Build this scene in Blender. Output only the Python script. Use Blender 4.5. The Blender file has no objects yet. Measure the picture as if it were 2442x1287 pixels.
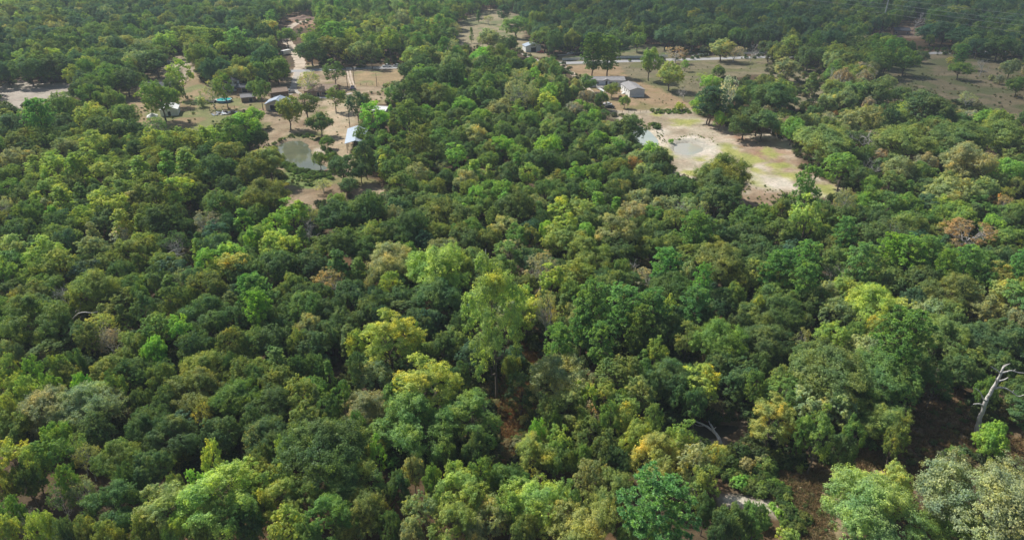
import bpy, math, random
import numpy as np
from mathutils import Vector

# ------------------------------------------------------------------ camera, sky, sun, exposure
C = bpy.data.collections.new("place"); bpy.context.scene.collection.children.link(C)
SC = bpy.context.scene
PW, PH, FPX = 2442.0, 1287.0, 1628.0          # picture size and focal length in its pixels
CAM_H, PITCH = 80.0, math.radians(27.4)
cd = bpy.data.cameras.new("camera"); cam = bpy.data.objects.new("camera", cd); C.objects.link(cam)
cd.sensor_width = 36.0; cd.lens = 36.0 * FPX / PW; cd.clip_start = 1.0; cd.clip_end = 9000.0
cam.location = (0, 0, CAM_H); cam.rotation_euler = (math.pi / 2 - PITCH, 0, 0)
SC.camera = cam
SUN_EL, SUN_AZ = math.radians(47), math.radians(140)      # azimuth of the sun, counter-clockwise from +X
w = bpy.data.worlds.new("World"); SC.world = w; w.use_nodes = True
nt = w.node_tree; nt.nodes.clear()
sky = nt.nodes.new("ShaderNodeTexSky"); sky.sky_type = 'NISHITA'; sky.sun_disc = False
sky.sun_elevation = SUN_EL; sky.sun_rotation = math.pi / 2 - SUN_AZ
sky.air_density = 1.2; sky.dust_density = 2.0
bg = nt.nodes.new("ShaderNodeBackground"); bg.inputs[1].default_value = 0.082
wo = nt.nodes.new("ShaderNodeOutputWorld")
nt.links.new(sky.outputs[0], bg.inputs[0]); nt.links.new(bg.outputs[0], wo.inputs[0])
sl = bpy.data.lights.new("sun", 'SUN'); sl.energy = 5.0; sl.angle = math.radians(0.6); sl.color = (1.0, 0.97, 0.91)
sun = bpy.data.objects.new("sun", sl); C.objects.link(sun)
SD = Vector((math.cos(SUN_EL) * math.cos(SUN_AZ), math.cos(SUN_EL) * math.sin(SUN_AZ), math.sin(SUN_EL)))
sun.rotation_euler = SD.to_track_quat('Z', 'Y').to_euler(); sun.location = (0, 0, 150)
SC.view_settings.view_transform = 'Standard'; SC.view_settings.look = 'None'
SC.view_settings.gamma = 1.0; SC.view_settings.exposure = 0.2
SC.cycles.max_bounces = 6; SC.cycles.diffuse_bounces = 4; SC.cycles.glossy_bounces = 2
SC.cycles.transmission_bounces = 3; SC.cycles.transparent_max_bounces = 6; SC.cycles.volume_bounces = 0

# ------------------------------------------------------------------ helpers
SP, CP = math.sin(PITCH), math.cos(PITCH)
def ray(px, py):
    u = (px - PW / 2) / FPX; v = (py - PH / 2) / FPX
    return np.array([u, CP - v * SP, -SP - v * CP])
def at(px, py, z=0.0):
    """where the line of sight through a pixel of the photograph meets height z"""
    r = ray(px, py); t = (z - CAM_H) / r[2]
    return np.array([r[0] * t, r[1] * t, z])
def proj(x, y, z):
    dz = z - CAM_H
    depth = y * CP - dz * SP
    return PW / 2 + FPX * x / depth, PH / 2 + FPX * (-(y * SP + dz * CP)) / depth, depth
def perpx(px, py, z=0.0):
    p = at(px, py, z); return proj(*p)[2] / FPX          # metres per pixel there

def tag(o, label=None, cat=None, group=None, kind=None):
    if label: o['label'] = label
    if cat: o['category'] = cat
    if group: o['group'] = group
    if kind: o['kind'] = kind
    return o
def empty(name, loc, rz=0.0):
    o = bpy.data.objects.new(name, None); C.objects.link(o); o.empty_display_size = 0.5
    o.location = tuple(float(a) for a in loc); o.rotation_euler = (0, 0, rz); return o
def fast_mesh(name, V, F, mats=(), mi=None, smooth=False):
    """V (n,3); F (m,k) all of k corners"""
    V = np.asarray(V, dtype=np.float32); F = np.asarray(F, dtype=np.int32)
    me = bpy.data.meshes.new(name)
    m, k = F.shape
    me.vertices.add(len(V)); me.vertices.foreach_set("co", V.ravel())
    me.loops.add(m * k); me.loops.foreach_set("vertex_index", F.ravel())
    me.polygons.add(m); me.polygons.foreach_set("loop_start", np.arange(0, m * k, k, dtype=np.int32))
    if mi is not None: me.polygons.foreach_set("material_index", np.asarray(mi, dtype=np.int32))
    me.polygons.foreach_set("use_smooth", np.full(m, smooth, dtype=bool))
    for a in mats: me.materials.append(a)
    me.update(calc_edges=True); me.validate()
    return me
def link(name, me, parent=None):
    o = bpy.data.objects.new(name, me); C.objects.link(o)
    if parent is not None: o.parent = parent
    return o
class MB:
    """collects boxes, prisms and tubes, then links them as one mesh"""
    def __init__(s): s.v = []; s.f = []
    def add(s, vs, fs):
        b = len(s.v); s.v += [tuple(map(float, a)) for a in vs]; s.f += [tuple(b + i for i in f) for f in fs]; return s
    def box(s, x0, y0, z0, x1, y1, z1):
        return s.add([(x0,y0,z0),(x1,y0,z0),(x1,y1,z0),(x0,y1,z0),(x0,y0,z1),(x1,y0,z1),(x1,y1,z1),(x0,y1,z1)],
                     [(0,3,2,1),(4,5,6,7),(0,1,5,4),(1,2,6,5),(2,3,7,6),(3,0,4,7)])
    def tube(s, p, q, r0, r1=None, n=6):
        r1 = r0 if r1 is None else r1
        p = Vector(p); q = Vector(q); d = (q - p).normalized()
        u = d.orthogonal().normalized(); v = d.cross(u); vs = []
        for c, r in ((p, r0), (q, r1)):
            for k in range(n):
                a = 2 * math.pi * k / n; vs.append(c + u * (r * math.cos(a)) + v * (r * math.sin(a)))
        fs = [(k, (k + 1) % n, n + (k + 1) % n, n + k) for k in range(n)] + [tuple(range(n))[::-1], tuple(range(n, 2 * n))]
        return s.add(vs, fs)
    def prism(s, prof, y0, y1):
        """profile in (x, z), counter-clockwise seen from -Y, pulled from y0 to y1"""
        n = len(prof)
        vs = [(x, y0, z) for x, z in prof] + [(x, y1, z) for x, z in prof]
        fs = [tuple(range(n)), tuple(range(n, 2 * n))[::-1]] + [(k, n + k, n + (k + 1) % n, (k + 1) % n) for k in range(n)]
        return s.add(vs, fs)
    def sheet(s, pts, z=None):
        return s.add([(p[0], p[1], p[2] if z is None else z) for p in pts], [tuple(range(len(pts)))])
    def build(s, name, mat, parent=None, bevel=0.0, smooth=False):
        me = bpy.data.meshes.new(name); me.from_pydata(s.v, [], s.f); me.update()
        import bmesh
        bm = bmesh.new(); bm.from_mesh(me); bmesh.ops.recalc_face_normals(bm, faces=bm.faces)
        if bevel: bmesh.ops.bevel(bm, geom=bm.edges[:], offset=bevel, segments=1, affect='EDGES')
        bm.to_mesh(me); bm.free()
        for p in me.polygons: p.use_smooth = smooth
        me.materials.append(mat)
        return link(name, me, parent)

# ------------------------------------------------------------------ materials
def newmat(name):
    m = bpy.data.materials.new(name); m.use_nodes = True; m.node_tree.nodes.clear()
    return m, m.node_tree.nodes, m.node_tree.links
def N(ns, t, **kw):
    n = ns.new(t)
    for k, v in kw.items(): setattr(n, k, v)
    return n
def noise(ns, ls, vec, scale, detail=3, rough=0.6, dist=0.0):
    n = N(ns, "ShaderNodeTexNoise"); n.inputs["Scale"].default_value = scale
    n.inputs["Detail"].default_value = detail; n.inputs["Roughness"].default_value = rough
    n.inputs["Distortion"].default_value = dist
    if vec is not None: ls.new(vec, n.inputs["Vector"])
    return n
def ramp(ns, ls, fac, stops):
    r = N(ns, "ShaderNodeValToRGB"); e = r.color_ramp.elements
    while len(e) < len(stops): e.new(0.5)
    for k, (p, c) in enumerate(stops):
        e[k].position = p; e[k].color = (c, c, c, 1) if isinstance(c, (int, float)) else (*c, 1)
    ls.new(fac, r.inputs[0]); return r
def mixc(ns, ls, a, b, fac, mode='MIX'):
    m = N(ns, "ShaderNodeMix", data_type='RGBA', blend_type=mode)
    for sock, val in ((m.inputs[0], fac), (m.inputs[6], a), (m.inputs[7], b)):
        if isinstance(val, bpy.types.NodeSocket): ls.new(val, sock)
        elif isinstance(val, (int, float)): sock.default_value = val
        else: sock.default_value = (*val, 1)
    return m.outputs[2]
def surf(name, col, rough=0.8, spec=0.3, metal=0.0, var=0.15, scale=1.0, bump=0.0, dirt=None, coat=0.0):
    m, ns, ls = newmat(name)
    tc = N(ns, "ShaderNodeTexCoord"); o = N(ns, "ShaderNodeOutputMaterial"); p = N(ns, "ShaderNodeBsdfPrincipled")
    n = noise(ns, ls, tc.outputs["Object"], scale, 5, 0.65)
    r = ramp(ns, ls, n.outputs["Fac"], [(0.3, 1 - var), (0.7, 1 + var)])
    c = mixc(ns, ls, col, r.outputs[0], 1.0, 'MULTIPLY')
    if dirt:
        n2 = noise(ns, ls, tc.outputs["Object"], scale * 0.45, 6, 0.7)
        r2 = ramp(ns, ls, n2.outputs["Fac"], [(0.48, 0.0), (0.62, 1.0)])
        c = mixc(ns, ls, c, dirt, r2.outputs[0])
    ls.new(c, p.inputs["Base Color"]); p.inputs["Roughness"].default_value = rough
    p.inputs["Specular IOR Level"].default_value = spec; p.inputs["Metallic"].default_value = metal
    p.inputs["Coat Weight"].default_value = coat
    if bump:
        b = N(ns, "ShaderNodeBump"); b.inputs["Strength"].default_value = bump; b.inputs["Distance"].default_value = 0.05
        ls.new(n.outputs["Fac"], b.inputs["Height"]); ls.new(b.outputs[0], p.inputs["Normal"])
    ls.new(p.outputs[0], o.inputs[0]); return m
def siding(name, col, pitch=0.2, vertical=False, dirt=None, rough=0.6, metal=0.0):
    """boards or ribs laid across a wall or roof: a bump and slight tone from wave bands"""
    m, ns, ls = newmat(name)
    tc = N(ns, "ShaderNodeTexCoord"); o = N(ns, "ShaderNodeOutputMaterial"); p = N(ns, "ShaderNodeBsdfPrincipled")
    wv = N(ns, "ShaderNodeTexWave", wave_type='BANDS', bands_direction=('X' if vertical else 'Z'), wave_profile='SAW')
    wv.inputs["Scale"].default_value = 0.314 / pitch; ls.new(tc.outputs["Object"], wv.inputs["Vector"])
    n = noise(ns, ls, tc.outputs["Object"], 0.8, 5, 0.7)
    r = ramp(ns, ls, n.outputs["Fac"], [(0.3, 0.86), (0.7, 1.06)])
    c = mixc(ns, ls, col, r.outputs[0], 1.0, 'MULTIPLY')
    if dirt:
        r2 = ramp(ns, ls, noise(ns, ls, tc.outputs["Object"], 0.35, 6, 0.7).outputs["Fac"], [(0.5, 0.0), (0.68, 0.8)])
        c = mixc(ns, ls, c, dirt, r2.outputs[0])
    ls.new(c, p.inputs["Base Color"]); p.inputs["Roughness"].default_value = rough; p.inputs["Metallic"].default_value = metal
    b = N(ns, "ShaderNodeBump"); b.inputs["Strength"].default_value = 0.5; b.inputs["Distance"].default_value = 0.04
    ls.new(wv.outputs["Fac"], b.inputs["Height"]); ls.new(b.outputs[0], p.inputs["Normal"])
    ls.new(p.outputs[0], o.inputs[0]); return m

M = {}
M['white_wall'] = siding('white_lap_siding', (0.82, 0.83, 0.82), dirt=(0.72, 0.72, 0.69))
M['grey_wall'] = siding('pale_grey_lap_siding', (0.56, 0.60, 0.66), dirt=(0.50, 0.53, 0.56))
M['cream_wall'] = siding('cream_wall', (0.55, 0.50, 0.40), dirt=(0.45, 0.40, 0.32))
M['brown_wall'] = siding('brown_wall', (0.20, 0.14, 0.10))
M['brick'] = surf('brick_wall', (0.30, 0.20, 0.15), scale=6, var=0.25)
M['roof_grey'] = surf('grey_shingle', (0.30, 0.29, 0.29), var=0.16, scale=1.6, rough=0.9, dirt=(0.24, 0.23, 0.22))
M['roof_dark'] = surf('dark_shingle', (0.085, 0.09, 0.105), var=0.2, scale=1.6, rough=0.9)
M['roof_brown'] = surf('brown_shingle', (0.30, 0.22, 0.16), var=0.15, scale=1.6, rough=0.9, dirt=(0.26, 0.19, 0.14))
M['roof_metal'] = siding('ribbed_metal_roof', (0.42, 0.49, 0.57), pitch=0.6, vertical=True, rough=0.38, metal=0.25, dirt=(0.48, 0.50, 0.52))
M['roof_blue'] = siding('striped_metal_roof', (0.36, 0.42, 0.52), pitch=0.6, vertical=True, rough=0.4, metal=0.3)
M['white'] = surf('white_paint', (0.78, 0.78, 0.76), rough=0.5, var=0.05)
M['glass'] = surf('window_glass', (0.03, 0.04, 0.05), rough=0.08, spec=0.8, var=0.05)
M['wood'] = surf('weathered_wood', (0.26, 0.22, 0.18), scale=3, var=0.25)
M['pole_wood'] = surf('utility_pole_wood', (0.13, 0.10, 0.08), scale=3, var=0.2)
M['steel'] = surf('galvanised_steel', (0.50, 0.51, 0.52), rough=0.4, metal=0.4, var=0.1)
M['rubber'] = surf('tyre_rubber', (0.02, 0.02, 0.02), rough=0.9, var=0.1)
M['dark'] = surf('dark_trim', (0.03, 0.03, 0.035), rough=0.6, var=0.1)
M['lamp'] = surf('headlamp_glass', (0.75, 0.75, 0.72), rough=0.15, var=0.02)
M['red_lamp'] = surf('tail_lamp', (0.35, 0.02, 0.02), rough=0.3, var=0.02)
for k, c in dict(white=(0.78,0.79,0.80), silver=(0.45,0.47,0.49), blue=(0.03,0.05,0.16), red=(0.35,0.03,0.02), black=(0.025,0.025,0.03), yellow=(0.55,0.33,0.03)).items():
    M['paint_' + k] = surf(k + '_car_paint', c, rough=0.28, spec=0.5, var=0.04, coat=0.6)
M['concrete'] = surf('concrete', (0.48, 0.46, 0.42), scale=1.0, var=0.12)
M['pool_wall'] = surf('blue_pool_wall', (0.10, 0.22, 0.34), var=0.1, rough=0.5)
M['pool_water'] = surf('pool_water', (0.06, 0.50, 0.50), rough=0.06, spec=0.6, var=0.08)
M['canvas'] = surf('white_canvas', (0.72, 0.71, 0.66), var=0.08, scale=2)
M['dirt_red'] = surf('red_brown_soil', (0.20, 0.12, 0.08), scale=0.4, var=0.3, bump=0.6)
M['wire'] = surf('aged_wire', (0.30, 0.31, 0.33), rough=0.5, var=0.05)
M['insulator'] = surf('insulator', (0.20, 0.16, 0.14), rough=0.3, var=0.05)
def bark(name, col):
    m, ns, ls = newmat(name)
    tc = N(ns, "ShaderNodeTexCoord"); mp = N(ns, "ShaderNodeMapping"); mp.inputs["Scale"].default_value = (3, 3, 0.6)
    ls.new(tc.outputs["Object"], mp.inputs[0])
    n = noise(ns, ls, mp.outputs[0], 1.5, 6, 0.7)
    r = ramp(ns, ls, n.outputs["Fac"], [(0.25, 0.55), (0.5, 1.0), (0.75, 1.35)])
    p = N(ns, "ShaderNodeBsdfPrincipled"); p.inputs["Roughness"].default_value = 0.9; p.inputs["Specular IOR Level"].default_value = 0.2
    ls.new(mixc(ns, ls, col, r.outputs[0], 1.0, 'MULTIPLY'), p.inputs["Base Color"])
    b = N(ns, "ShaderNodeBump"); b.inputs["Distance"].default_value = 0.05; ls.new(n.outputs["Fac"], b.inputs["Height"]); ls.new(b.outputs[0], p.inputs["Normal"])
    o = N(ns, "ShaderNodeOutputMaterial"); ls.new(p.outputs[0], o.inputs[0]); return m
M['bark'] = bark('grey_brown_bark', (0.16, 0.13, 0.105))
M['bark_pale'] = bark('bleached_bark', (0.56, 0.53, 0.49))
M['bark_pine'] = bark('pine_bark', (0.13, 0.09, 0.07))
def leafmat(name, translucent=0.46, vscale=0.33, gloss=0.010):
    m, ns, ls = newmat(name)
    a = N(ns, "ShaderNodeAttribute", attribute_type='INSTANCER', attribute_name='tint')
    tc = N(ns, "ShaderNodeTexCoord"); ge = N(ns, "ShaderNodeNewGeometry")
    oi = N(ns, "ShaderNodeObjectInfo"); mu = N(ns, "ShaderNodeMath", operation='MULTIPLY'); mu.inputs[1].default_value = 57.0; ls.new(oi.outputs["Random"], mu.inputs[0])
    ad = N(ns, "ShaderNodeVectorMath", operation='ADD'); ls.new(tc.outputs["Object"], ad.inputs[0]); ls.new(mu.outputs[0], ad.inputs[1])
    n = noise(ns, ls, ad.outputs[0], vscale, 2, 0.5)
    n3 = noise(ns, ls, ad.outputs[0], 0.16, 3, 0.6)
    r = ramp(ns, ls, n.outputs["Fac"], [(0.27, (0.62, 0.74, 0.84)), (0.5, (1, 1, 1)), (0.73, (1.5, 1.28, 0.92))])
    c = mixc(ns, ls, a.outputs["Color"], r.outputs[0], 1.0, 'MULTIPLY')
    pr_ = ramp(ns, ls, n3.outputs["Fac"], [(0.40, (0.90, 1.0, 1.02)), (0.54, (1.0, 1.0, 1.0)), (0.70, (1.20, 1.04, 0.80))])
    c = mixc(ns, ls, c, pr_.outputs[0], 1.0, 'MULTIPLY')
    r2 = ramp(ns, ls, ge.outputs["Random Per Island"], [(0.0, (0.50, 0.56, 0.60)), (0.5, (0.97, 0.98, 1.0)), (0.9, (1.35, 1.30, 1.1)), (1.0, (1.85, 1.65, 1.25))])
    c = mixc(ns, ls, c, r2.outputs[0], 1.0, 'MULTIPLY')
    d = N(ns, "ShaderNodeBsdfDiffuse"); ls.new(c, d.inputs[0])
    t = N(ns, "ShaderNodeBsdfTranslucent"); ls.new(mixc(ns, ls, c, (1.25, 1.25, 0.6), 1.0, 'MULTIPLY'), t.inputs[0])
    g = N(ns, "ShaderNodeBsdfGlossy"); g.inputs["Roughness"].default_value = 0.45; g.inputs[0].default_value = (0.9, 0.95, 1, 1)
    mx = N(ns, "ShaderNodeMixShader"); mx.inputs[0].default_value = translucent; ls.new(d.outputs[0], mx.inputs[1]); ls.new(t.outputs[0], mx.inputs[2])
    m2 = N(ns, "ShaderNodeMixShader"); m2.inputs[0].default_value = gloss; ls.new(mx.outputs[0], m2.inputs[1]); ls.new(g.outputs[0], m2.inputs[2])
    o = N(ns, "ShaderNodeOutputMaterial"); ls.new(m2.outputs[0], o.inputs[0]); return m
M['leaf'] = leafmat('broad_leaves'); M['needle'] = leafmat('pine_needles', 0.4, 0.4, 0.01)
# ------------------------------------------------------------------ ground zones (outlines given in photo pixels, turned to metres)
def wpoly(pts, z=0.0): return np.array([at(x, y, z)[:2] for x, y in pts])
def inside(P, poly):
    x, y = P[:, 0], P[:, 1]; r = np.zeros(len(P), bool); n = len(poly); j = n - 1
    for i in range(n):
        xi, yi = poly[i]; xj, yj = poly[j]
        c = ((yi > y) != (yj > y)) & (x < (xj - xi) * (y - yi) / (yj - yi + 1e-12) + xi)
        r ^= c; j = i
    return r
CLEAR = dict(
 lot=[(0,222),(20,208),(60,200),(120,203),(185,200),(180,215),(150,232),(95,246),(20,262),(0,262)],
 yard=[(615,228),(590,212),(545,212),(480,205),(455,172),(440,135),(395,148),(380,175),(345,200),(305,218),(287,234),(320,267),(330,294),(394,309),(500,309),(534,286),(568,262),(615,256)],
 mid=[(600,240),(640,205),(700,190),(720,172),(760,158),(820,168),(965,162),(958,195),(915,208),(925,245),(870,262),(845,290),(838,320),(838,400),(900,420),(928,432),(905,470),(850,467),(775,475),(735,500),(665,480),(662,440),(690,420),(668,392),(640,372),(600,387),(590,370),(612,320),(605,270)],
 rear_field=[(1085,70),(1120,45),(1180,25),(1240,35),(1240,50),(1245,92),(1285,108),(1305,135),(1255,128),(1200,100),(1150,112),(1092,100)],
 strip=[(1330,130),(1470,128),(1480,112),(1560,108),(1600,118),(1600,140),(1335,150)],
 house=[(1345,152),(1600,148),(1700,138),(1840,150),(1810,185),(1705,195),(1690,235),(1645,265),(1475,268),(1455,258),(1425,240),(1390,214),(1388,175)],
 bare=[(1475,268),(1650,266),(1690,285),(1755,318),(1850,330),(1890,352),(1902,400),(1960,425),(2030,455),(1985,470),(1940,462),(1880,475),(1835,480),(1765,490),(1755,470),(1770,425),(1720,395),(1670,410),(1648,435),(1605,400),(1592,378),(1565,350),(1535,325),(1505,300)],
 far_field=[(2070,205),(2130,165),(2200,132),(2300,138),(2442,150),(2442,262),(2420,290),(2380,262),(2300,248),(2235,228),(2150,222)],
 brush_field=[(1835,165),(1895,155),(1960,170),(1960,225),(1900,250),(1860,220)],
 gap=[(1180,905),(1243,885),(1285,960),(1245,1010),(1232,1105),(1192,1128),(1178,1010)],
 gap_two=[(1245,800),(1290,800),(1298,855),(1245,868)],
 creek=[(1632,990),(1768,985),(1768,1045),(1722,1085),(1662,1050)],
 garage_yard=[(1248,104),(1306,104),(1306,136),(1248,136)], road_one=[(818,152),(970,152),(970,170),(818,170)], road_two=[(1342,137),(1500,135),(1710,130),(1710,146),(1500,152),(1342,156)],
 road_three=[(2185,120),(2265,118),(2265,133),(2185,136)], homes=[(1392,178),(1490,176),(1540,200),(1540,240),(1400,222)],
 dryspot=[(1850,1130),(1985,1140),(1975,1200),(1965,1287),(1915,1287),(1905,1215),(1880,1165)],
 bank=[(1716,1178),(1760,1180),(1880,1228),(1905,1287),(1870,1287),(1800,1240),(1722,1200)],
 glade=[(1860,1125),(1985,1105),(2040,1060),(2060,1030),(2135,985),(2180,965),(2310,955),(2335,1040),(2400,1035),(2442,1045),(2442,1105),(2400,1100),(2250,1085),(2200,1130),(2170,1175),(2235,1275),(2165,1287),(2160,1150),(2100,1115),(1975,1160),(1965,1287),(1905,1287),(1885,1205),(1800,1135)],
 track=[(680,44),(750,38),(748,64),(720,70),(708,86),(722,112),(732,170),(710,212),(684,206),(694,170),(680,125),(662,92),(672,60)],
 lane=[(395,148),(440,128),(462,165),(430,195),(395,190)],
 fargap=[(2130,62),(2200,62),(2195,90),(2130,88)],
 left_gap=[(10,880),(75,862),(95,915),(50,945),(20,930)],
 brown_gap=[(1770,680),(1840,680),(1835,705),(1770,700)],
)
def grow(px, e):
    c = np.mean(px, 0); return [(x + (e if x > c[0] else -e) * 1.0, y + (e * .7 if y > c[1] else -e * .4)) for x, y in px]
rng = np.random.default_rng(7)
def vnoise(P, s, seed):
    """smooth value noise on points, 0..1"""
    r = np.random.default_rng(seed).random((64, 64)); Q = P / s
    i = np.floor(Q).astype(int); f = Q - i; f = f * f * (3 - 2 * f)
    g = lambda a, b: r[(i[:, 0] + a) % 64, (i[:, 1] + b) % 64]
    return (g(0,0) * (1 - f[:,0]) + g(1,0) * f[:,0]) * (1 - f[:,1]) + (g(0,1) * (1 - f[:,0]) + g(1,1) * f[:,0]) * f[:,1]
def fbm(P, s, seed): return 0.55 * vnoise(P, s, seed) + 0.3 * vnoise(P + 31, s / 2.1, seed + 1) + 0.15 * vnoise(P - 17, s / 4.3, seed + 2)

PONDS = {  # outline in photo pixels, water level below the ground
 'green_pond': ([(668,340),(690,333),(715,334),(738,345),(742,365),(758,385),(782,398),(772,405),(745,404),(716,396),(690,383),(668,366),(662,350)], 0.55),
 'side_pond': ([(1506,301),(1525,300),(1545,312),(1560,328),(1566,342),(1556,352),(1540,345),(1520,330),(1505,315)], 0.35),
 'round_pond': ([(1608,346),(1622,338),(1645,335),(1664,340),(1678,350),(1676,357),(1660,365),(1638,370),(1618,365),(1608,356)], 0.6),
 'creek_pool': ([(1640,1000),(1690,992),(1770,1003),(1768,1022),(1730,1030),(1690,1038),(1650,1020)], 1.1),
}
xs = np.concatenate([np.arange(-2600, -620, 60), np.arange(-620, -170, 2.6), np.arange(-170, 170, 1.1), np.arange(170, 640, 2.6), np.arange(640, 2600, 60)])
ys = np.concatenate([np.arange(-700, 60, 40), np.arange(60, 240, 1.1), np.arange(240, 460, 1.8), np.arange(460, 860, 3.2), np.arange(860, 3200, 60)])
GX, GY = np.meshgrid(xs, ys); G = np.stack([GX.ravel(), GY.ravel()], 1)
def seg_dist(P, poly):
    d = np.full(len(P), 1e9)
    for k in range(len(poly)):
        a = poly[k]; b = poly[(k + 1) % len(poly)]; ab = b - a
        t = np.clip(((P - a) @ ab) / (ab @ ab), 0, 1); d = np.minimum(d, np.hypot(*(P - a - t[:, None] * ab).T))
    return d
def signed(P, poly):
    lo = poly.min(0) - 14; hi = poly.max(0) + 14
    s = np.full(len(P), 99.0); k = np.all((P > lo) & (P < hi), 1)
    if k.any():
        d = seg_dist(P[k], poly); s[k] = np.where(inside(P[k], poly), -d, d)
    return s
GZ = np.zeros(len(G)); POND_W = {}
for k, (pp, lvl) in PONDS.items():
    wp = wpoly(pp); wp = wp.mean(0) + (wp - wp.mean(0)) * (.88 if k == 'round_pond' else 1); POND_W[k] = (wp, lvl)
    s = signed(G, wp) + (fbm(G, 5, 90) - 0.5) * 2.2
    bank_w = 4.0 if k != 'green_pond' else 2.5
    dep = np.clip((bank_w / 2 - s) / bank_w, 0, 1); dep = dep * dep * (3 - 2 * dep)
    GZ = np.minimum(GZ, -dep * (lvl + 1.0))
SAND = wpoly([(1716,1176),(1760,1180),(1830,1195),(1890,1228),(1915,1300),(1880,1300),(1800,1240),(1722,1202)])
CREEK_LINE = [(1560,1180),(1620,1110),(1650,1040),(1720,1000),(1790,985),(1880,960)]
BAND = wpoly([(1600,1010),(1640,985),(1770,978),(1800,990),(1780,1050),(1735,1105),(1700,1120),(1650,1075)])
s = signed(G, BAND); dep = np.clip((3 - s) / 7.0, 0, 1); GZ = np.minimum(GZ, -dep * dep * (3 - 2 * dep) * 1.0)
# soil colours (real base colours of each ground cover)
col = np.zeros((len(G), 3))
fl = fbm(G, 9, 3)[:, None]; f2 = fbm(G, 3.0, 12)[:, None]
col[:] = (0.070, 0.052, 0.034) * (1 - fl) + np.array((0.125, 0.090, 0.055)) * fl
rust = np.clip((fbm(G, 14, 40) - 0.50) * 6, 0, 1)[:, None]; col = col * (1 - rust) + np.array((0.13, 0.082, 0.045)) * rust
def zone(px, c0, c1, seed, soft=2.5, grown=8, green=None, gthr=0.55, jag=4.0, ns=6.0):
    global col
    s = signed(G, wpoly(grow(px, grown) if grown else px)) + ((fbm(G, 7, seed + 5) - 0.5) * 2 + (fbm(G, 2.8, seed + 6) - 0.5) * 1.2) * jag
    a = np.clip(0.5 - s / soft, 0, 1)[:, None]
    t = np.clip((fbm(G, ns, seed) - 0.3) * 2.5, 0, 1)[:, None]
    c = np.array(c0) * (1 - t) + np.array(c1) * t
    if green is not None:
        g = np.clip((fbm(G, 11, seed + 9) - gthr) * 9, 0, 1)[:, None]; c = c * (1 - g) + np.array(green) * g
    col = col * (1 - a) + c * a
z = CLEAR
zone(z['lot'], (0.36,0.31,0.27), (0.46,0.41,0.36), 101, grown=14)
zone(z['yard'], (0.27,0.20,0.115), (0.34,0.26,0.16), 111, green=(0.20,0.21,0.09), gthr=0.52, grown=22)
zone(z['lane'], (0.33,0.27,0.20), (0.45,0.38,0.31), 118, grown=4)
zone(z['mid'], (0.24,0.175,0.115), (0.39,0.31,0.215), 121, green=(0.21,0.20,0.09), gthr=0.62, grown=20)
zone([(660,412),(700,405),(745,412),(790,420),(795,445),(740,448),(680,440)], (0.13,0.19,0.055), (0.20,0.24,0.09), 125, grown=0, jag=3)
zone([(845,172),(962,168),(958,196),(900,205),(848,205)], (0.31,0.23,0.135), (0.36,0.27,0.16), 131, green=(0.24,0.23,0.11), gthr=0.58, grown=2, jag=1)
zone([(780,240),(845,250),(838,400),(800,395),(770,310)], (0.40,0.31,0.21), (0.47,0.38,0.27), 135, grown=0, jag=3)
zone(z['rear_field'], (0.26,0.22,0.14), (0.33,0.28,0.18), 141, green=(0.19,0.20,0.10), gthr=0.55, grown=8)
zone(z['strip'], (0.15,0.14,0.085), (0.20,0.19,0.11), 145, green=(0.11,0.15,0.06), gthr=0.5, grown=6)
zone(z['house'], (0.165,0.145,0.088), (0.22,0.19,0.12), 151, green=(0.15,0.15,0.07), gthr=0.5, grown=20)
zone([(1350,158),(1480,158),(1500,185),(1640,238),(1660,262),(1480,268),(1400,200)], (0.29,0.205,0.125), (0.33,0.24,0.15), 155, grown=4, jag=3, green=(0.22,0.19,0.09), gthr=0.62)
zone(z['brush_field'], (0.20,0.175,0.11), (0.26,0.225,0.15), 157, grown=12)
zone(z['far_field'], (0.16,0.14,0.085), (0.23,0.19,0.12), 161, green=(0.13,0.14,0.065), gthr=0.48, grown=26, jag=8)
zone(z['bare'], (0.34,0.27,0.195), (0.58,0.51,0.41), 171, grown=14, ns=9)
zone([(1690,290),(1880,360),(1900,420),(1800,380)], (0.30,0.19,0.13), (0.40,0.29,0.21), 175, grown=0, jag=8, soft=9)
zone([(1750,430),(1900,470),(1840,500),(1760,500)], (0.27,0.19,0.13), (0.36,0.27,0.19), 177, grown=4, jag=6, soft=6)
LIME = [[(1560,352),(1585,345),(1600,358),(1598,372),(1585,378),(1565,365)], [(1645,372),(1690,368),(1690,385),(1660,388),(1640,380)],
        [(1705,342),(1740,348),(1760,360),(1790,375),(1815,385),(1780,392),(1750,380),(1720,362)], [(1620,410),(1650,408),(1668,418),(1640,424)],
        [(1800,358),(1835,352),(1865,368),(1840,374)], [(1795,400),(1830,420),(1830,445),(1805,440)], [(1535,270),(1580,268),(1600,275),(1560,280)],
        [(1950,440),(1990,450),(2010,462),(1960,462)], [(1830,392),(1870,388),(1890,400),(1850,408)], [(1860,415),(1900,412),(1905,425),(1870,428)],[(1590,300),(1625,300),(1650,292),(1655,285),(1600,285)]]
for k, p in enumerate(LIME): zone(p, (0.30,0.31,0.10), (0.38,0.38,0.13), 200 + 7 * k, grown=0, jag=4.5, soft=3, ns=3)
for p in ([(1560,296),(1590,310),(1588,340),(1575,348),(1540,352),(1570,335)], [(1600,352),(1610,330),(1660,322),(1700,335),(1720,350),(1700,368),(1650,378),(1620,376)], [(1800,415),(1880,425),(1900,445),(1850,452),(1810,440)]):
    zone(p, (0.56,0.49,0.41), (0.66,0.60,0.52), 301, grown=0, jag=2, soft=4)
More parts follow.
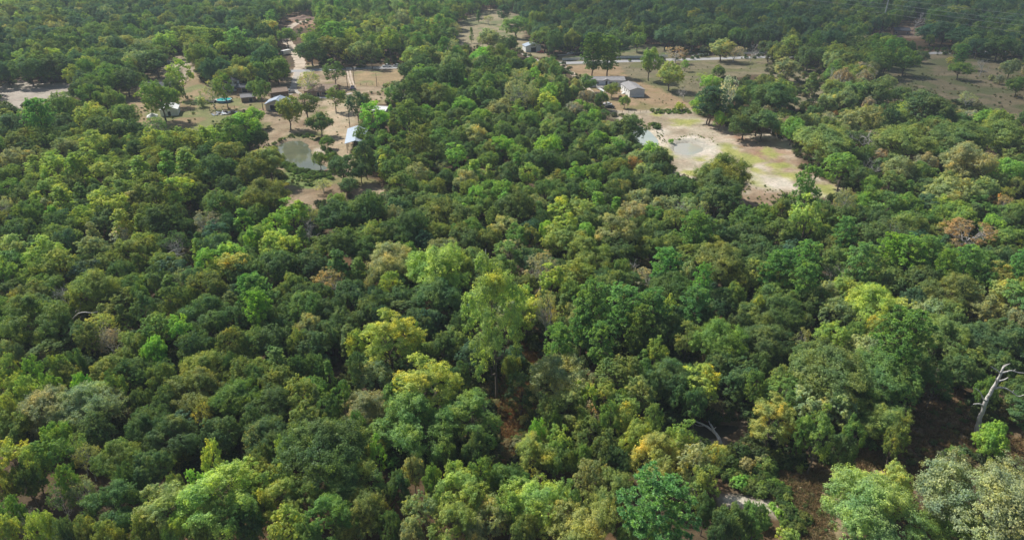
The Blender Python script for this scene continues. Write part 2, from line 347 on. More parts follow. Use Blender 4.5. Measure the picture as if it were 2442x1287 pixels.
zone([(1598,340),(1612,333),(1650,329),(1680,337),(1692,350),(1680,364),(1640,376),(1606,368)], (0.42,0.39,0.34), (0.52,0.48,0.42), 305, grown=0, jag=0.8, soft=1.5)
zone([(748,355),(765,352),(772,366),(755,372)], (0.55,0.48,0.42), (0.6,0.53,0.46), 306, grown=0, jag=1)
zone(z['gap'], (0.20,0.11,0.055), (0.34,0.21,0.11), 311, grown=10, jag=2)
zone(z['gap_two'], (0.26,0.13,0.06), (0.34,0.20,0.10), 315, grown=10, jag=2)
zone(z['brown_gap'], (0.26,0.14,0.08), (0.30,0.18,0.12), 316, grown=6, jag=2)
zone(z['glade'], (0.20,0.140,0.088), (0.34,0.245,0.15), 321, green=(0.15,0.15,0.06), gthr=0.66, grown=20, jag=3)
zone([(1820,1125),(1985,1135),(1990,1300),(1900,1300)], (0.36,0.27,0.18), (0.44,0.35,0.25), 325, grown=6, jag=3, green=(0.20,0.19,0.08), gthr=0.6)
zone([(1712,1176),(1760,1180),(1830,1198),(1885,1222),(1880,1232),(1840,1224),(1790,1212),(1722,1200)], (0.56,0.50,0.42), (0.66,0.60,0.52), 331, grown=0, jag=0.6, soft=1.0)
zone([(1660,1035),(1720,1040),(1735,1075),(1722,1090),(1680,1070)], (0.46,0.41,0.35), (0.55,0.50,0.44), 335, grown=0, jag=1)
zone([(1700,985),(1780,982),(1780,1008),(1710,1002)], (0.26,0.19,0.13), (0.34,0.26,0.19), 337, grown=0, jag=1)
zone([(690,46),(752,38),(756,62),(716,66)], (0.30,0.17,0.11), (0.36,0.24,0.17), 341, grown=3, jag=4)
zone(z['fargap'], (0.25,0.17,0.12), (0.32,0.24,0.18), 343, grown=2)
col = np.clip(col * 0.93, 0.01, 0.8)
nx, ny = len(xs), len(ys)
idx = np.arange(nx * ny).reshape(ny, nx)
F = np.stack([idx[:-1, :-1].ravel(), idx[:-1, 1:].ravel(), idx[1:, 1:].ravel(), idx[1:, :-1].ravel()], 1)
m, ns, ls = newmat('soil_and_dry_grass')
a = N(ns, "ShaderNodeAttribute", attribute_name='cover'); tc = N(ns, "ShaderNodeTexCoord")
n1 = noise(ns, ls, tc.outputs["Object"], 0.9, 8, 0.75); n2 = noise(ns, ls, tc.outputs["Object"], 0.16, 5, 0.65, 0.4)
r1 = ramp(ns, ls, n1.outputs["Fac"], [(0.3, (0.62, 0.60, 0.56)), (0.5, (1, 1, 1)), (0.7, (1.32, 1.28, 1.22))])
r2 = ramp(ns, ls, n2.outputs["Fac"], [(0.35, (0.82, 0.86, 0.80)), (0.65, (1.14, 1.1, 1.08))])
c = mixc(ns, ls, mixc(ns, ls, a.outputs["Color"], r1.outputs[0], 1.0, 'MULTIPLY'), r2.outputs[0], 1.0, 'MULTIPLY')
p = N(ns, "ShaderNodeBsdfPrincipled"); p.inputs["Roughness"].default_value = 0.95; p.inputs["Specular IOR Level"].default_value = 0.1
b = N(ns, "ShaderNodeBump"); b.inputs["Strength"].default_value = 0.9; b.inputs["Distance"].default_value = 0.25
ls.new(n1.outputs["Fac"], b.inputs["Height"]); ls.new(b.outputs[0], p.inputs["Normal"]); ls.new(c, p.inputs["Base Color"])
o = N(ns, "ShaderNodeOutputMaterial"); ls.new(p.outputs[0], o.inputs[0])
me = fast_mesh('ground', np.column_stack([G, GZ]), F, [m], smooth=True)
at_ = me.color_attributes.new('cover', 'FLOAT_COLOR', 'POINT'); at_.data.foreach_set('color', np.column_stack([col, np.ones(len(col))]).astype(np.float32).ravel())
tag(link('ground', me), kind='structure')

def water_mat(name, deep, rough=0.05):
    m, ns, ls = newmat(name)
    tc = N(ns, "ShaderNodeTexCoord"); n = noise(ns, ls, tc.outputs["Object"], 0.07, 4, 0.6, 0.8)
    r = ramp(ns, ls, n.outputs["Fac"], [(0.35, deep[0]), (0.65, deep[1])])
    n2 = noise(ns, ls, tc.outputs["Object"], 2.0, 3, 0.6)
    b = N(ns, "ShaderNodeBump"); b.inputs["Strength"].default_value = 0.06; b.inputs["Distance"].default_value = 0.05; ls.new(n2.outputs["Fac"], b.inputs["Height"])
    p = N(ns, "ShaderNodeBsdfPrincipled"); p.inputs["Roughness"].default_value = rough; p.inputs["IOR"].default_value = 1.33
    p.inputs["Specular IOR Level"].default_value = 0.9
    ls.new(r.outputs[0], p.inputs["Base Color"]); ls.new(b.outputs[0], p.inputs["Normal"])
    o = N(ns, "ShaderNodeOutputMaterial"); ls.new(p.outputs[0], o.inputs[0]); return m
WM = {'green_pond': water_mat('green_pond_water', ((0.10,0.115,0.075), (0.16,0.165,0.10))), 'side_pond': water_mat('milky_pond_water', ((0.36,0.40,0.35), (0.42,0.45,0.39)), 0.12),
      'round_pond': water_mat('muddy_pond_water', ((0.40,0.41,0.36), (0.45,0.40,0.31)), 0.12), 'creek_pool': water_mat('creek_water', ((0.05,0.05,0.035), (0.09,0.08,0.05)))}
for k, (wp, lvl) in POND_W.items():
    c0 = wp.mean(0); q = c0 + (wp - c0) * 1.3
    ob = MB().sheet([(x, y, 0) for x, y in q], z=-lvl).build('pond' if 'creek' not in k else 'creek', WM[k])
    tag(ob, kind='structure')

# road, driveways and tracks: ribbons through points given in photo pixels
def ribbon(name, pts, width, mat, z=0.03, edge=0.35, seed=1):
    r = np.random.default_rng(seed)
    P = np.array([at(x, y)[:2] for x, y in pts]); Q = []
    for k in range(len(P) - 1):
        p0 = P[max(k - 1, 0)]; p1 = P[k]; p2 = P[k + 1]; p3 = P[min(k + 2, len(P) - 1)]
        L = np.hypot(*(p2 - p1)); n = max(2, int(L / 3.0))
        for t in np.arange(n) / n:
            Q.append(0.5 * ((2 * p1) + (-p0 + p2) * t + (2 * p0 - 5 * p1 + 4 * p2 - p3) * t * t + (-p0 + 3 * p1 - 3 * p2 + p3) * t ** 3))
    Q.append(P[-1]); Q = np.array(Q); T = np.gradient(Q, axis=0); T /= np.hypot(*T.T)[:, None] + 1e-9; Nn = np.stack([-T[:, 1], T[:, 0]], 1)
    wl = width / 2 + (r.random(len(Q)) - 0.5) * edge; wr = width / 2 + (r.random(len(Q)) - 0.5) * edge
    L = Q + Nn * wl[:, None]; R = Q - Nn * wr[:, None]
    V = np.vstack([np.column_stack([L, np.full(len(Q), z)]), np.column_stack([R, np.full(len(Q), z)])]); n = len(Q)
    Fc = [(n + k, n + k + 1, k + 1, k) for k in range(n - 1)]
    return tag(link(name, fast_mesh(name, V, Fc, [mat])), kind='structure'), Q, Nn
M['asphalt'] = surf('pale_worn_asphalt', (0.34, 0.335, 0.33), scale=0.5, var=0.14, rough=0.9)
M['gravel'] = surf('pale_gravel_dirt', (0.50, 0.41, 0.32), scale=0.35, var=0.2, rough=0.95, bump=0.4, dirt=(0.36, 0.28, 0.20))
M['gravel_drive'] = surf('grey_gravel', (0.42, 0.38, 0.33), scale=0.5, var=0.16, rough=0.95, dirt=(0.33, 0.28, 0.22))
M['verge'] = surf('verge_soil', (0.20, 0.16, 0.10), scale=0.5, var=0.3, rough=0.95)
ROAD = [(560,172),(700,170),(820,164),(960,160.5),(1100,156.5),(1250,153),(1340,151),(1500,146),(1600,143),(1700,140.5),(1800,137),(1960,134),(2100,130.5),(2180,128.5),(2265,126),(2600,118)]
ribbon('road', ROAD, 7.4, M['asphalt'], z=0.05, edge=0.2, seed=3)
ribbon('path', [(734,50),(712,54),(690,66),(680,80),(684,98),(700,118),(712,140),(716,160),(710,185)], 6.2, M['gravel'], z=0.04, edge=1.4, seed=4)
ribbon('path', [(712,172),(706,186),(700,205),(694,222),(672,232)], 3.4, M['gravel_drive'], z=0.062, edge=0.8, seed=5)
for dx in (-1.0, 1.0):
    ribbon('path', [(832 + dx * 3.2, 167),(833 + dx * 3.4, 180),(838 + dx * 3.4, 196),(843 + dx * 3.5, 210)], 1.0, M['gravel'], z=0.062, edge=0.4, seed=6)
ribbon('path', [(1246,128),(1262,136),(1278,143),(1288,152)], 3.2, M['gravel_drive'], z=0.063, edge=0.8, seed=8)
ribbon('path', [(1310,133),(1345,131),(1385,126),(1402,120)], 3.0, M['gravel_drive'], z=0.064, edge=1.0, seed=9)
ribbon('path', [(1640,120),(1650,130),(1662,139)], 3.2, M['gravel_drive'], z=0.065, edge=0.8, seed=10)
ribbon('path', [(1340,153),(1352,165),(1375,185),(1395,205),(1420,230),(1445,250),(1462,254)], 3.2, M['gravel'], z=0.066, edge=1.0, seed=11)
ribbon('path', [(700,213),(728,230),(772,232),(812,228),(838,222)], 2.4, M['gravel_drive'], z=0.067, edge=0.8, seed=12)
# ------------------------------------------------------------------ tree shapes (numpy): a skeleton of limbs and crowns of many leaf-sized faces
def unit(a): return a / (np.linalg.norm(a, axis=-1, keepdims=True) + 1e-9)
def leaves(P, Nn, l, wd, r, axis=None):
    """one diamond-shaped leaf (or spray) per point"""
    n = len(P)
    t = unit(np.cross(Nn, r.normal(size=(n, 3)))) if axis is None else axis
    b = unit(np.cross(Nn, t))
    L = (l * r.uniform(0.6, 1.35, n))[:, None]; W = (wd * r.uniform(0.6, 1.3, n))[:, None]
    V = np.stack([P - t * L, P - b * W + t * L * .15, P + t * L, P + b * W + t * L * .15], 1).reshape(-1, 3)
    return V, np.arange(4 * n).reshape(n, 4)
def tubes(segs, n=5):
    """segs: (p, q, r0, r1) rows; one open tube each"""
    A = np.array([s[0] for s in segs]); B = np.array([s[1] for s in segs]); r0 = np.array([s[2] for s in segs]); r1 = np.array([s[3] for s in segs])
    d = unit(B - A); h = np.where(np.abs(d[:, 2:3]) > .9, [[1., 0, 0]], [[0, 0, 1.]]); u = unit(np.cross(d, h)); v = np.cross(d, u)
    an = np.arange(n) * 2 * np.pi / n; ca, sa = np.cos(an), np.sin(an)
    ring = u[:, None] * ca[None, :, None] + v[:, None] * sa[None, :, None]
    V = np.concatenate([A[:, None] + ring * r0[:, None, None], B[:, None] + ring * r1[:, None, None]], 1).reshape(-1, 3)
    k = np.arange(n); k2 = (k + 1) % n
    f = np.stack([k, k2, n + k2, n + k], 1); F = (f[None] + (np.arange(len(segs)) * 2 * n)[:, None, None]).reshape(-1, 4)
    return V, F
def bend(p, q, r, wob, steps):
    """points from p to q with a wander"""
    t = np.linspace(0, 1, steps + 1)[:, None]; L = np.linalg.norm(q - p)
    pts = p * (1 - t) + q * t + np.sin(t * np.pi) * np.array([0, 0, -0.10 * L]) 
    pts[1:-1] += r.normal(size=(steps - 1, 3)) * wob * L; return pts
def skeleton(r, trunk_top, R0, targets, lean=0.25, wob=0.07, n_limbs=6, start=0.3, twigs=0):
    """trunk, limbs to groups of crown clusters, branches on to each cluster"""
    segs = []
    top = np.array([r.normal() * lean, r.normal() * lean, trunk_top])
    tp = bend(np.zeros(3), top, r, 0.015, 6); tp[0, 2] = -0.6
    rr = lambda z: R0 * (1.25 if z <= 0 else 1.0) * max(0.16, 1 - 0.85 * z / trunk_top)
    for a, b in zip(tp[:-1], tp[1:]): segs.append((a, b, rr(a[2]), rr(b[2])))
    T = np.array(targets)
    if len(T) == 0: return segs
    c = T[r.choice(len(T), min(n_limbs, len(T)), replace=False)]
    for _ in range(4):
        g = np.argmin(((T[:, None] - c[None]) ** 2).sum(-1), 1)
        c = np.array([T[g == k].mean(0) if (g == k).any() else c[k] for k in range(len(c))])
    for k in range(len(c)):
        mem = T[g == k]
        if len(mem) == 0: continue
        z0 = np.clip(c[k][2] * r.uniform(0.35, 0.6), start * trunk_top, trunk_top * .97)
        j = np.interp(z0, tp[:, 2], np.arange(len(tp))); a = tp[int(j)] * (1 - j % 1) + tp[min(int(j) + 1, len(tp) - 1)] * (j % 1)
        head = a + (c[k] - a) * 0.72
        lp = bend(a, head, r, wob, 4); rad = np.linspace(rr(z0) * .62, rr(z0) * .24, 5)
        for i in range(4): segs.append((lp[i], lp[i + 1], rad[i], rad[i + 1]))
        for mm in mem:
            i = r.integers(2, 5); bp = bend(lp[i], mm, r, wob * 1.3, 3); r2 = rad[i] * .55
            for q in range(3): segs.append((bp[q], bp[q + 1], r2 * (1 - q * .28), r2 * (1 - (q + 1) * .28)))
            for _ in range(twigs):
                dd = unit(r.normal(size=3) + unit(mm - a) * .8); s = mm - (mm - lp[i]) * r.uniform(0, .5)
                segs.append((s, s + dd * r.uniform(.5, 1.5), r2 * .32, r2 * .08))
    return segs
def fib(n):
    i = np.arange(n) + .5; ph = np.arccos(1 - 2 * i / n); th = np.pi * (1 + 5 ** .5) * i
    return np.stack([np.cos(th) * np.sin(ph), np.sin(th) * np.sin(ph), np.cos(ph)], 1)
def crown_leaves(r, cl, cen, n_leaf, l, wd, squash=0.8, up=0.6, keep=0.30):
    """cl: rows of (x, y, z, radius). leaves gather in ragged tufts over each cluster"""
    cl = np.array(cl); wts = cl[:, 3] ** 2; wts = wts / wts.sum(); cnt = r.multinomial(n_leaf, wts)
    Ps, Ns = [], []
    for (x, y, z, rad), n in zip(cl, cnt):
        c = np.array([x, y, z]); o = unit(unit(c - cen) + np.array([0, 0, up]))
        nt_ = max(5, int(n / 30)); td = unit(r.normal(size=(nt_, 3)) + o * .55)            # tufts inside the cluster
        tr = r.uniform(.50, 1.28, nt_)[:, None]; tc_ = c + td * tr * rad * np.array([1, 1, squash])
        k = r.integers(0, nt_, n * 2); d = unit(r.normal(size=(n * 2, 3)))
        acc = r.random(n * 2) < keep + (1 - keep) * ((d @ o) + 1) / 2
        k = k[acc][:n]; d = d[acc][:n]
        rt = rad * .36 * r.uniform(.35, 1.15, len(k))[:, None]
        P = tc_[k] + d * rt * np.array([1, 1, .75]); Ps.append(P)
        Ns.append(unit(d * .55 + td[k] * .55 + o * .60 + r.normal(size=P.shape) * .46))
    return leaves(np.vstack(Ps), np.vstack(Ns), l, wd, r)
PROTO = {}
def add_proto(key, kind, R, H, zc, trunk, crown, bark_m, leaf_m, halfh):
    tv, tf = trunk; tm = fast_mesh(kind + '_trunk', tv, tf, [bark_m], smooth=True)
    cm = None
    if crown is not None: cm = fast_mesh(kind + '_crown', crown[0], crown[1], [leaf_m])
    PROTO.setdefault(key, []).append(dict(trunk=tm, crown=cm, R=R, H=H, zc=zc, kind=kind, hh=halfh))
def lobed(r, n_lobe, cen, rad, zmin, spread, per, sub):
    """big lobes over an ellipsoid, each ringed by smaller clusters"""
    out = []; d = fib(int(n_lobe * 2.0)); d = d[d[:, 2] > zmin]; d = unit(d + r.normal(size=d.shape) * .24); d = d[r.random(len(d)) > .08]
    ax = unit(r.normal(size=3) * [1, 1, .4]); ax2 = unit(r.normal(size=3) * [1, 1, .4])
    for v in d:
        k = r.uniform(.70, 1.08) * (1 + .16 * (v @ ax) + .12 * (v @ ax2) ** 2); c = cen + v * rad * k * .66; br = np.mean(rad) * spread * r.uniform(.8, 1.25)
        for e in unit(r.normal(size=(per, 3)) + v * 1.0 + np.array([0, 0, .35])):
            out.append([*(c + e * br * r.uniform(.72, 1.05) * np.array([1, 1, .85])), sub * r.uniform(.65, 1.35)])
    return out
def make_protos():
    for s in range(9):                                                   # broad domed oak
        r = np.random.default_rng(100 + s); cen = np.array([0, 0, 6.6]); rad = np.array([6.0 * r.uniform(.93, 1.08), 6.0 * r.uniform(.93, 1.08), 5.0])
        cl = lobed(r, 15, cen, rad, -0.35, .36, 7, 1.15) + [[*(cen + unit(r.normal(size=3)) * 2.6), 1.7] for _ in range(8)]
        V = crown_leaves(r, cl, cen - np.array([0, 0, 2.5]), *((29000, .165, .095) if s < 7 else (52000, .125, .074)))
        add_proto('o', 'oak_tree', 6.2, 12.4, 6.8, tubes(skeleton(r, 8.5, .38, [c[:3] for c in cl], start=.22, n_limbs=8, twigs=1)), V, M['bark'], M['leaf'], 5.6)
    for s in range(8):                                                   # tall loose broadleaf
        r = np.random.default_rng(200 + s); cen = np.array([0, 0, 9.2]); rad = np.array([4.6, 4.6, 6.0])
        cl = lobed(r, 10, cen, rad, -0.75, .40, 6, 0.98)
        cl = [c for c in cl if r.random() > .12]
        V = crown_leaves(r, cl, cen - np.array([0, 0, 3]), *((21000, .155, .09) if s < 7 else (38000, .118, .070)))
        add_proto('t', 'broadleaf_tree', 4.9, 15.6, 9.4, tubes(skeleton(r, 12.5, .30, [c[:3] for c in cl], start=.25, n_limbs=8, lean=.5, twigs=1)), V, M['bark'], M['leaf'], 6.2)
    for s in range(3):                                                   # narrow upright young tree
        r = np.random.default_rng(300 + s); cl = []
        for k in range(58):
            z = r.uniform(2.4, 11.6); t = (z - 2.0) / 10.0; rr = 2.6 * (1 - t) ** .75 * (1 if z > 4 else .8) + .25; a = r.uniform(0, 6.28)
            cl.append([math.cos(a) * rr * .72, math.sin(a) * rr * .72, z, .78 * r.uniform(.65, 1.25)])
        V = crown_leaves(r, cl, np.array([0, 0, 4.5]), 11000, .145, .085, up=.8)
        add_proto('n', 'young_tree', 2.75, 12.4, 7.3, tubes(skeleton(r, 11, .17, [c[:3] for c in cl], start=.15, n_limbs=9)), V, M['bark'], M['leaf'], 5.2)
    for s in range(3):                                                   # thin crown, limbs showing
        r = np.random.default_rng(400 + s); cen = np.array([0, 0, 7.4]); rad = np.array([4.8, 4.8, 4.8])
        cl = lobed(r, 12, cen, rad, -0.5, .36, 5, .95)
        V = crown_leaves(r, cl, cen - np.array([0, 0, 2]), 7500, .135, .08)
        add_proto('w', 'sparse_tree', 5.0, 12.6, 7.5, tubes(skeleton(r, 10, .28, [c[:3] for c in cl], start=.2, n_limbs=9, twigs=5, wob=.1), 4), V, M['bark_pale'], M['leaf'], 5.0)
    for s in range(4):                                                   # loblolly-like pine
        r = np.random.default_rng(500 + s); H = 20.0; cl = []; base_z = (8.5, 7.5, 6.0, 3.4)[s]
        z = base_z
        while z < H - .4:
            t = (z - base_z) / (H - base_z); Rr = 4.6 * (math.sin(min(1, t * 1.6 + .35) * math.pi * .5) * math.sqrt(max(0, 1 - t ** 3.2)) + .05); nb = r.integers(4, 7); a0 = r.uniform(0, 6.28)
            for k in range(nb):
                a = a0 + k * 6.28 / nb + r.normal() * .25; q = Rr * r.uniform(.65, 1.1)
                for m_ in range(3):
                    f = q * (1 - .30 * m_); sa = a + r.normal() * .2
                    cl.append([math.cos(sa) * f, math.sin(sa) * f, z + .28 * f * .6 + r.normal() * .25, r.uniform(.62, .95)])
            z += r.uniform(.75, 1.15)
        cl = np.array(cl); n = 150; Ps, Ns, Ax = [], [], []
        for x, y, zz, rad in cl:
            c = np.array([x, y, zz]); o = unit(np.array([x, y, 2.2]))
            g = unit(r.normal(size=(7, 3)) + o * 1.0); gc = c + g * rad * .75 * np.array([1, 1, .6]); k = r.integers(0, 7, n)
            d = unit(r.normal(size=(n, 3)) * .75 + g[k] * .5 + np.array([0, 0, .55])); P = gc[k] + d * .20
            Ps.append(P); Ax.append(d); Ns.append(unit(np.cross(d, np.cross(unit(g[k] + [0, 0, .8]), d)) * -1 * -1 + r.normal(size=(n, 3)) * .35))
        V = leaves(np.vstack(Ps), np.vstack(Ns), .24, .072, r, axis=np.vstack(Ax))
        lim = [(np.array([0, 0, max(base_z - .5, c[2] - .28 * np.hypot(c[0], c[1]) - .2)]), c[:3], .07, .03) for c in cl[::3]]
        tr = bend(np.array([0, 0, -.6]), np.array([r.normal() * .3, r.normal() * .3, H - .3]), r, .006, 8)
        sg = [(a, b, .30 * (1 - i / 9.5), .30 * (1 - (i + 1) / 9.5)) for i, (a, b) in enumerate(zip(tr[:-1], tr[1:]))]
        add_proto('p', 'pine_tree', 4.6, H, (H + base_z) / 2, tubes(sg + lim, 6), V, M['bark_pine'], M['needle'], (H - base_z) / 2 + .5)
    for s in range(3):                                                   # bare tree
        r = np.random.default_rng(600 + s); segs = []; crown = []
        def grow_(p, d, L, rad, lev):
            q = p + d * L; k = 3
            pts = bend(p, q, r, .07, k)
            for i in range(k): (segs if lev < 2 else crown).append((pts[i], pts[i + 1], rad * (1 - .13 * i), rad * (1 - .13 * (i + 1))))
            if lev >= 5: return
            for _ in range(4 if lev < 1 else 3):
                nd = unit(d + r.normal(size=3) * .62 + np.array([0, 0, .12])); st = pts[r.integers(2, 4)]
                grow_(st, nd, L * r.uniform(.58, .82), rad * .52, lev + 1)
        grow_(np.array([0, 0, -.5]), np.array([0.04, 0, 1.]), 4.4, .30, 0)
        sc = 5.0 / np.percentile(np.abs(np.array([s_[1][:2] for s_ in crown])), 97)
        A = tubes(segs, 6); B = tubes(crown, 4)
        for q in (A, B): q[0][:, :2] *= sc
        add_proto('b', 'bare_tree', 5.0, float(B[0][:, 2].max()), float(np.mean(B[0][:, 2])), A, B, M['bark_pale'], M['bark_pale'], float(B[0][:, 2].max()) * .36)
    for s in range(3):                                                   # shrub
        r = np.random.default_rng(700 + s); cen = np.array([0, 0, .9]); cl = [[*(cen + unit(r.normal(size=3) + [0, 0, .3]) * r.uniform(.5, 1.15) * np.array([1, 1, .7])), .5] for _ in range(26)]
        V = crown_leaves(r, cl, np.array([0, 0, .3]), 3600, .085, .05)
        add_proto('s', 'shrub', 1.6, 2.1, 1.05, tubes(skeleton(r, 1.0, .07, [c[:3] for c in cl], start=.1), 4), V, M['bark'], M['leaf'], 1.0)
make_protos()
TINT = dict(D=(.060,.094,.036), C=(.048,.087,.050), G=(.084,.132,.038), O=(.106,.134,.042), Y=(.160,.198,.055), L=(.120,.195,.044), H=(.155,.200,.074), P=(.098,.172,.064),
            S=(.155,.176,.092), A=(.185,.190,.062), R=(.195,.145,.070), T=(.170,.165,.092), B=(.30,.28,.26), K=(.170,.155,.118))
TONE = dict(D='dark green', C='deep bluish green', G='mid green', O='olive green', Y='yellow-green', L='bright green', H='light green', P='fresh green', S='pale grey-green',
            A='golden yellow', R='rusty orange', T='tan-brown', B='grey leafless', K='pinkish brown')
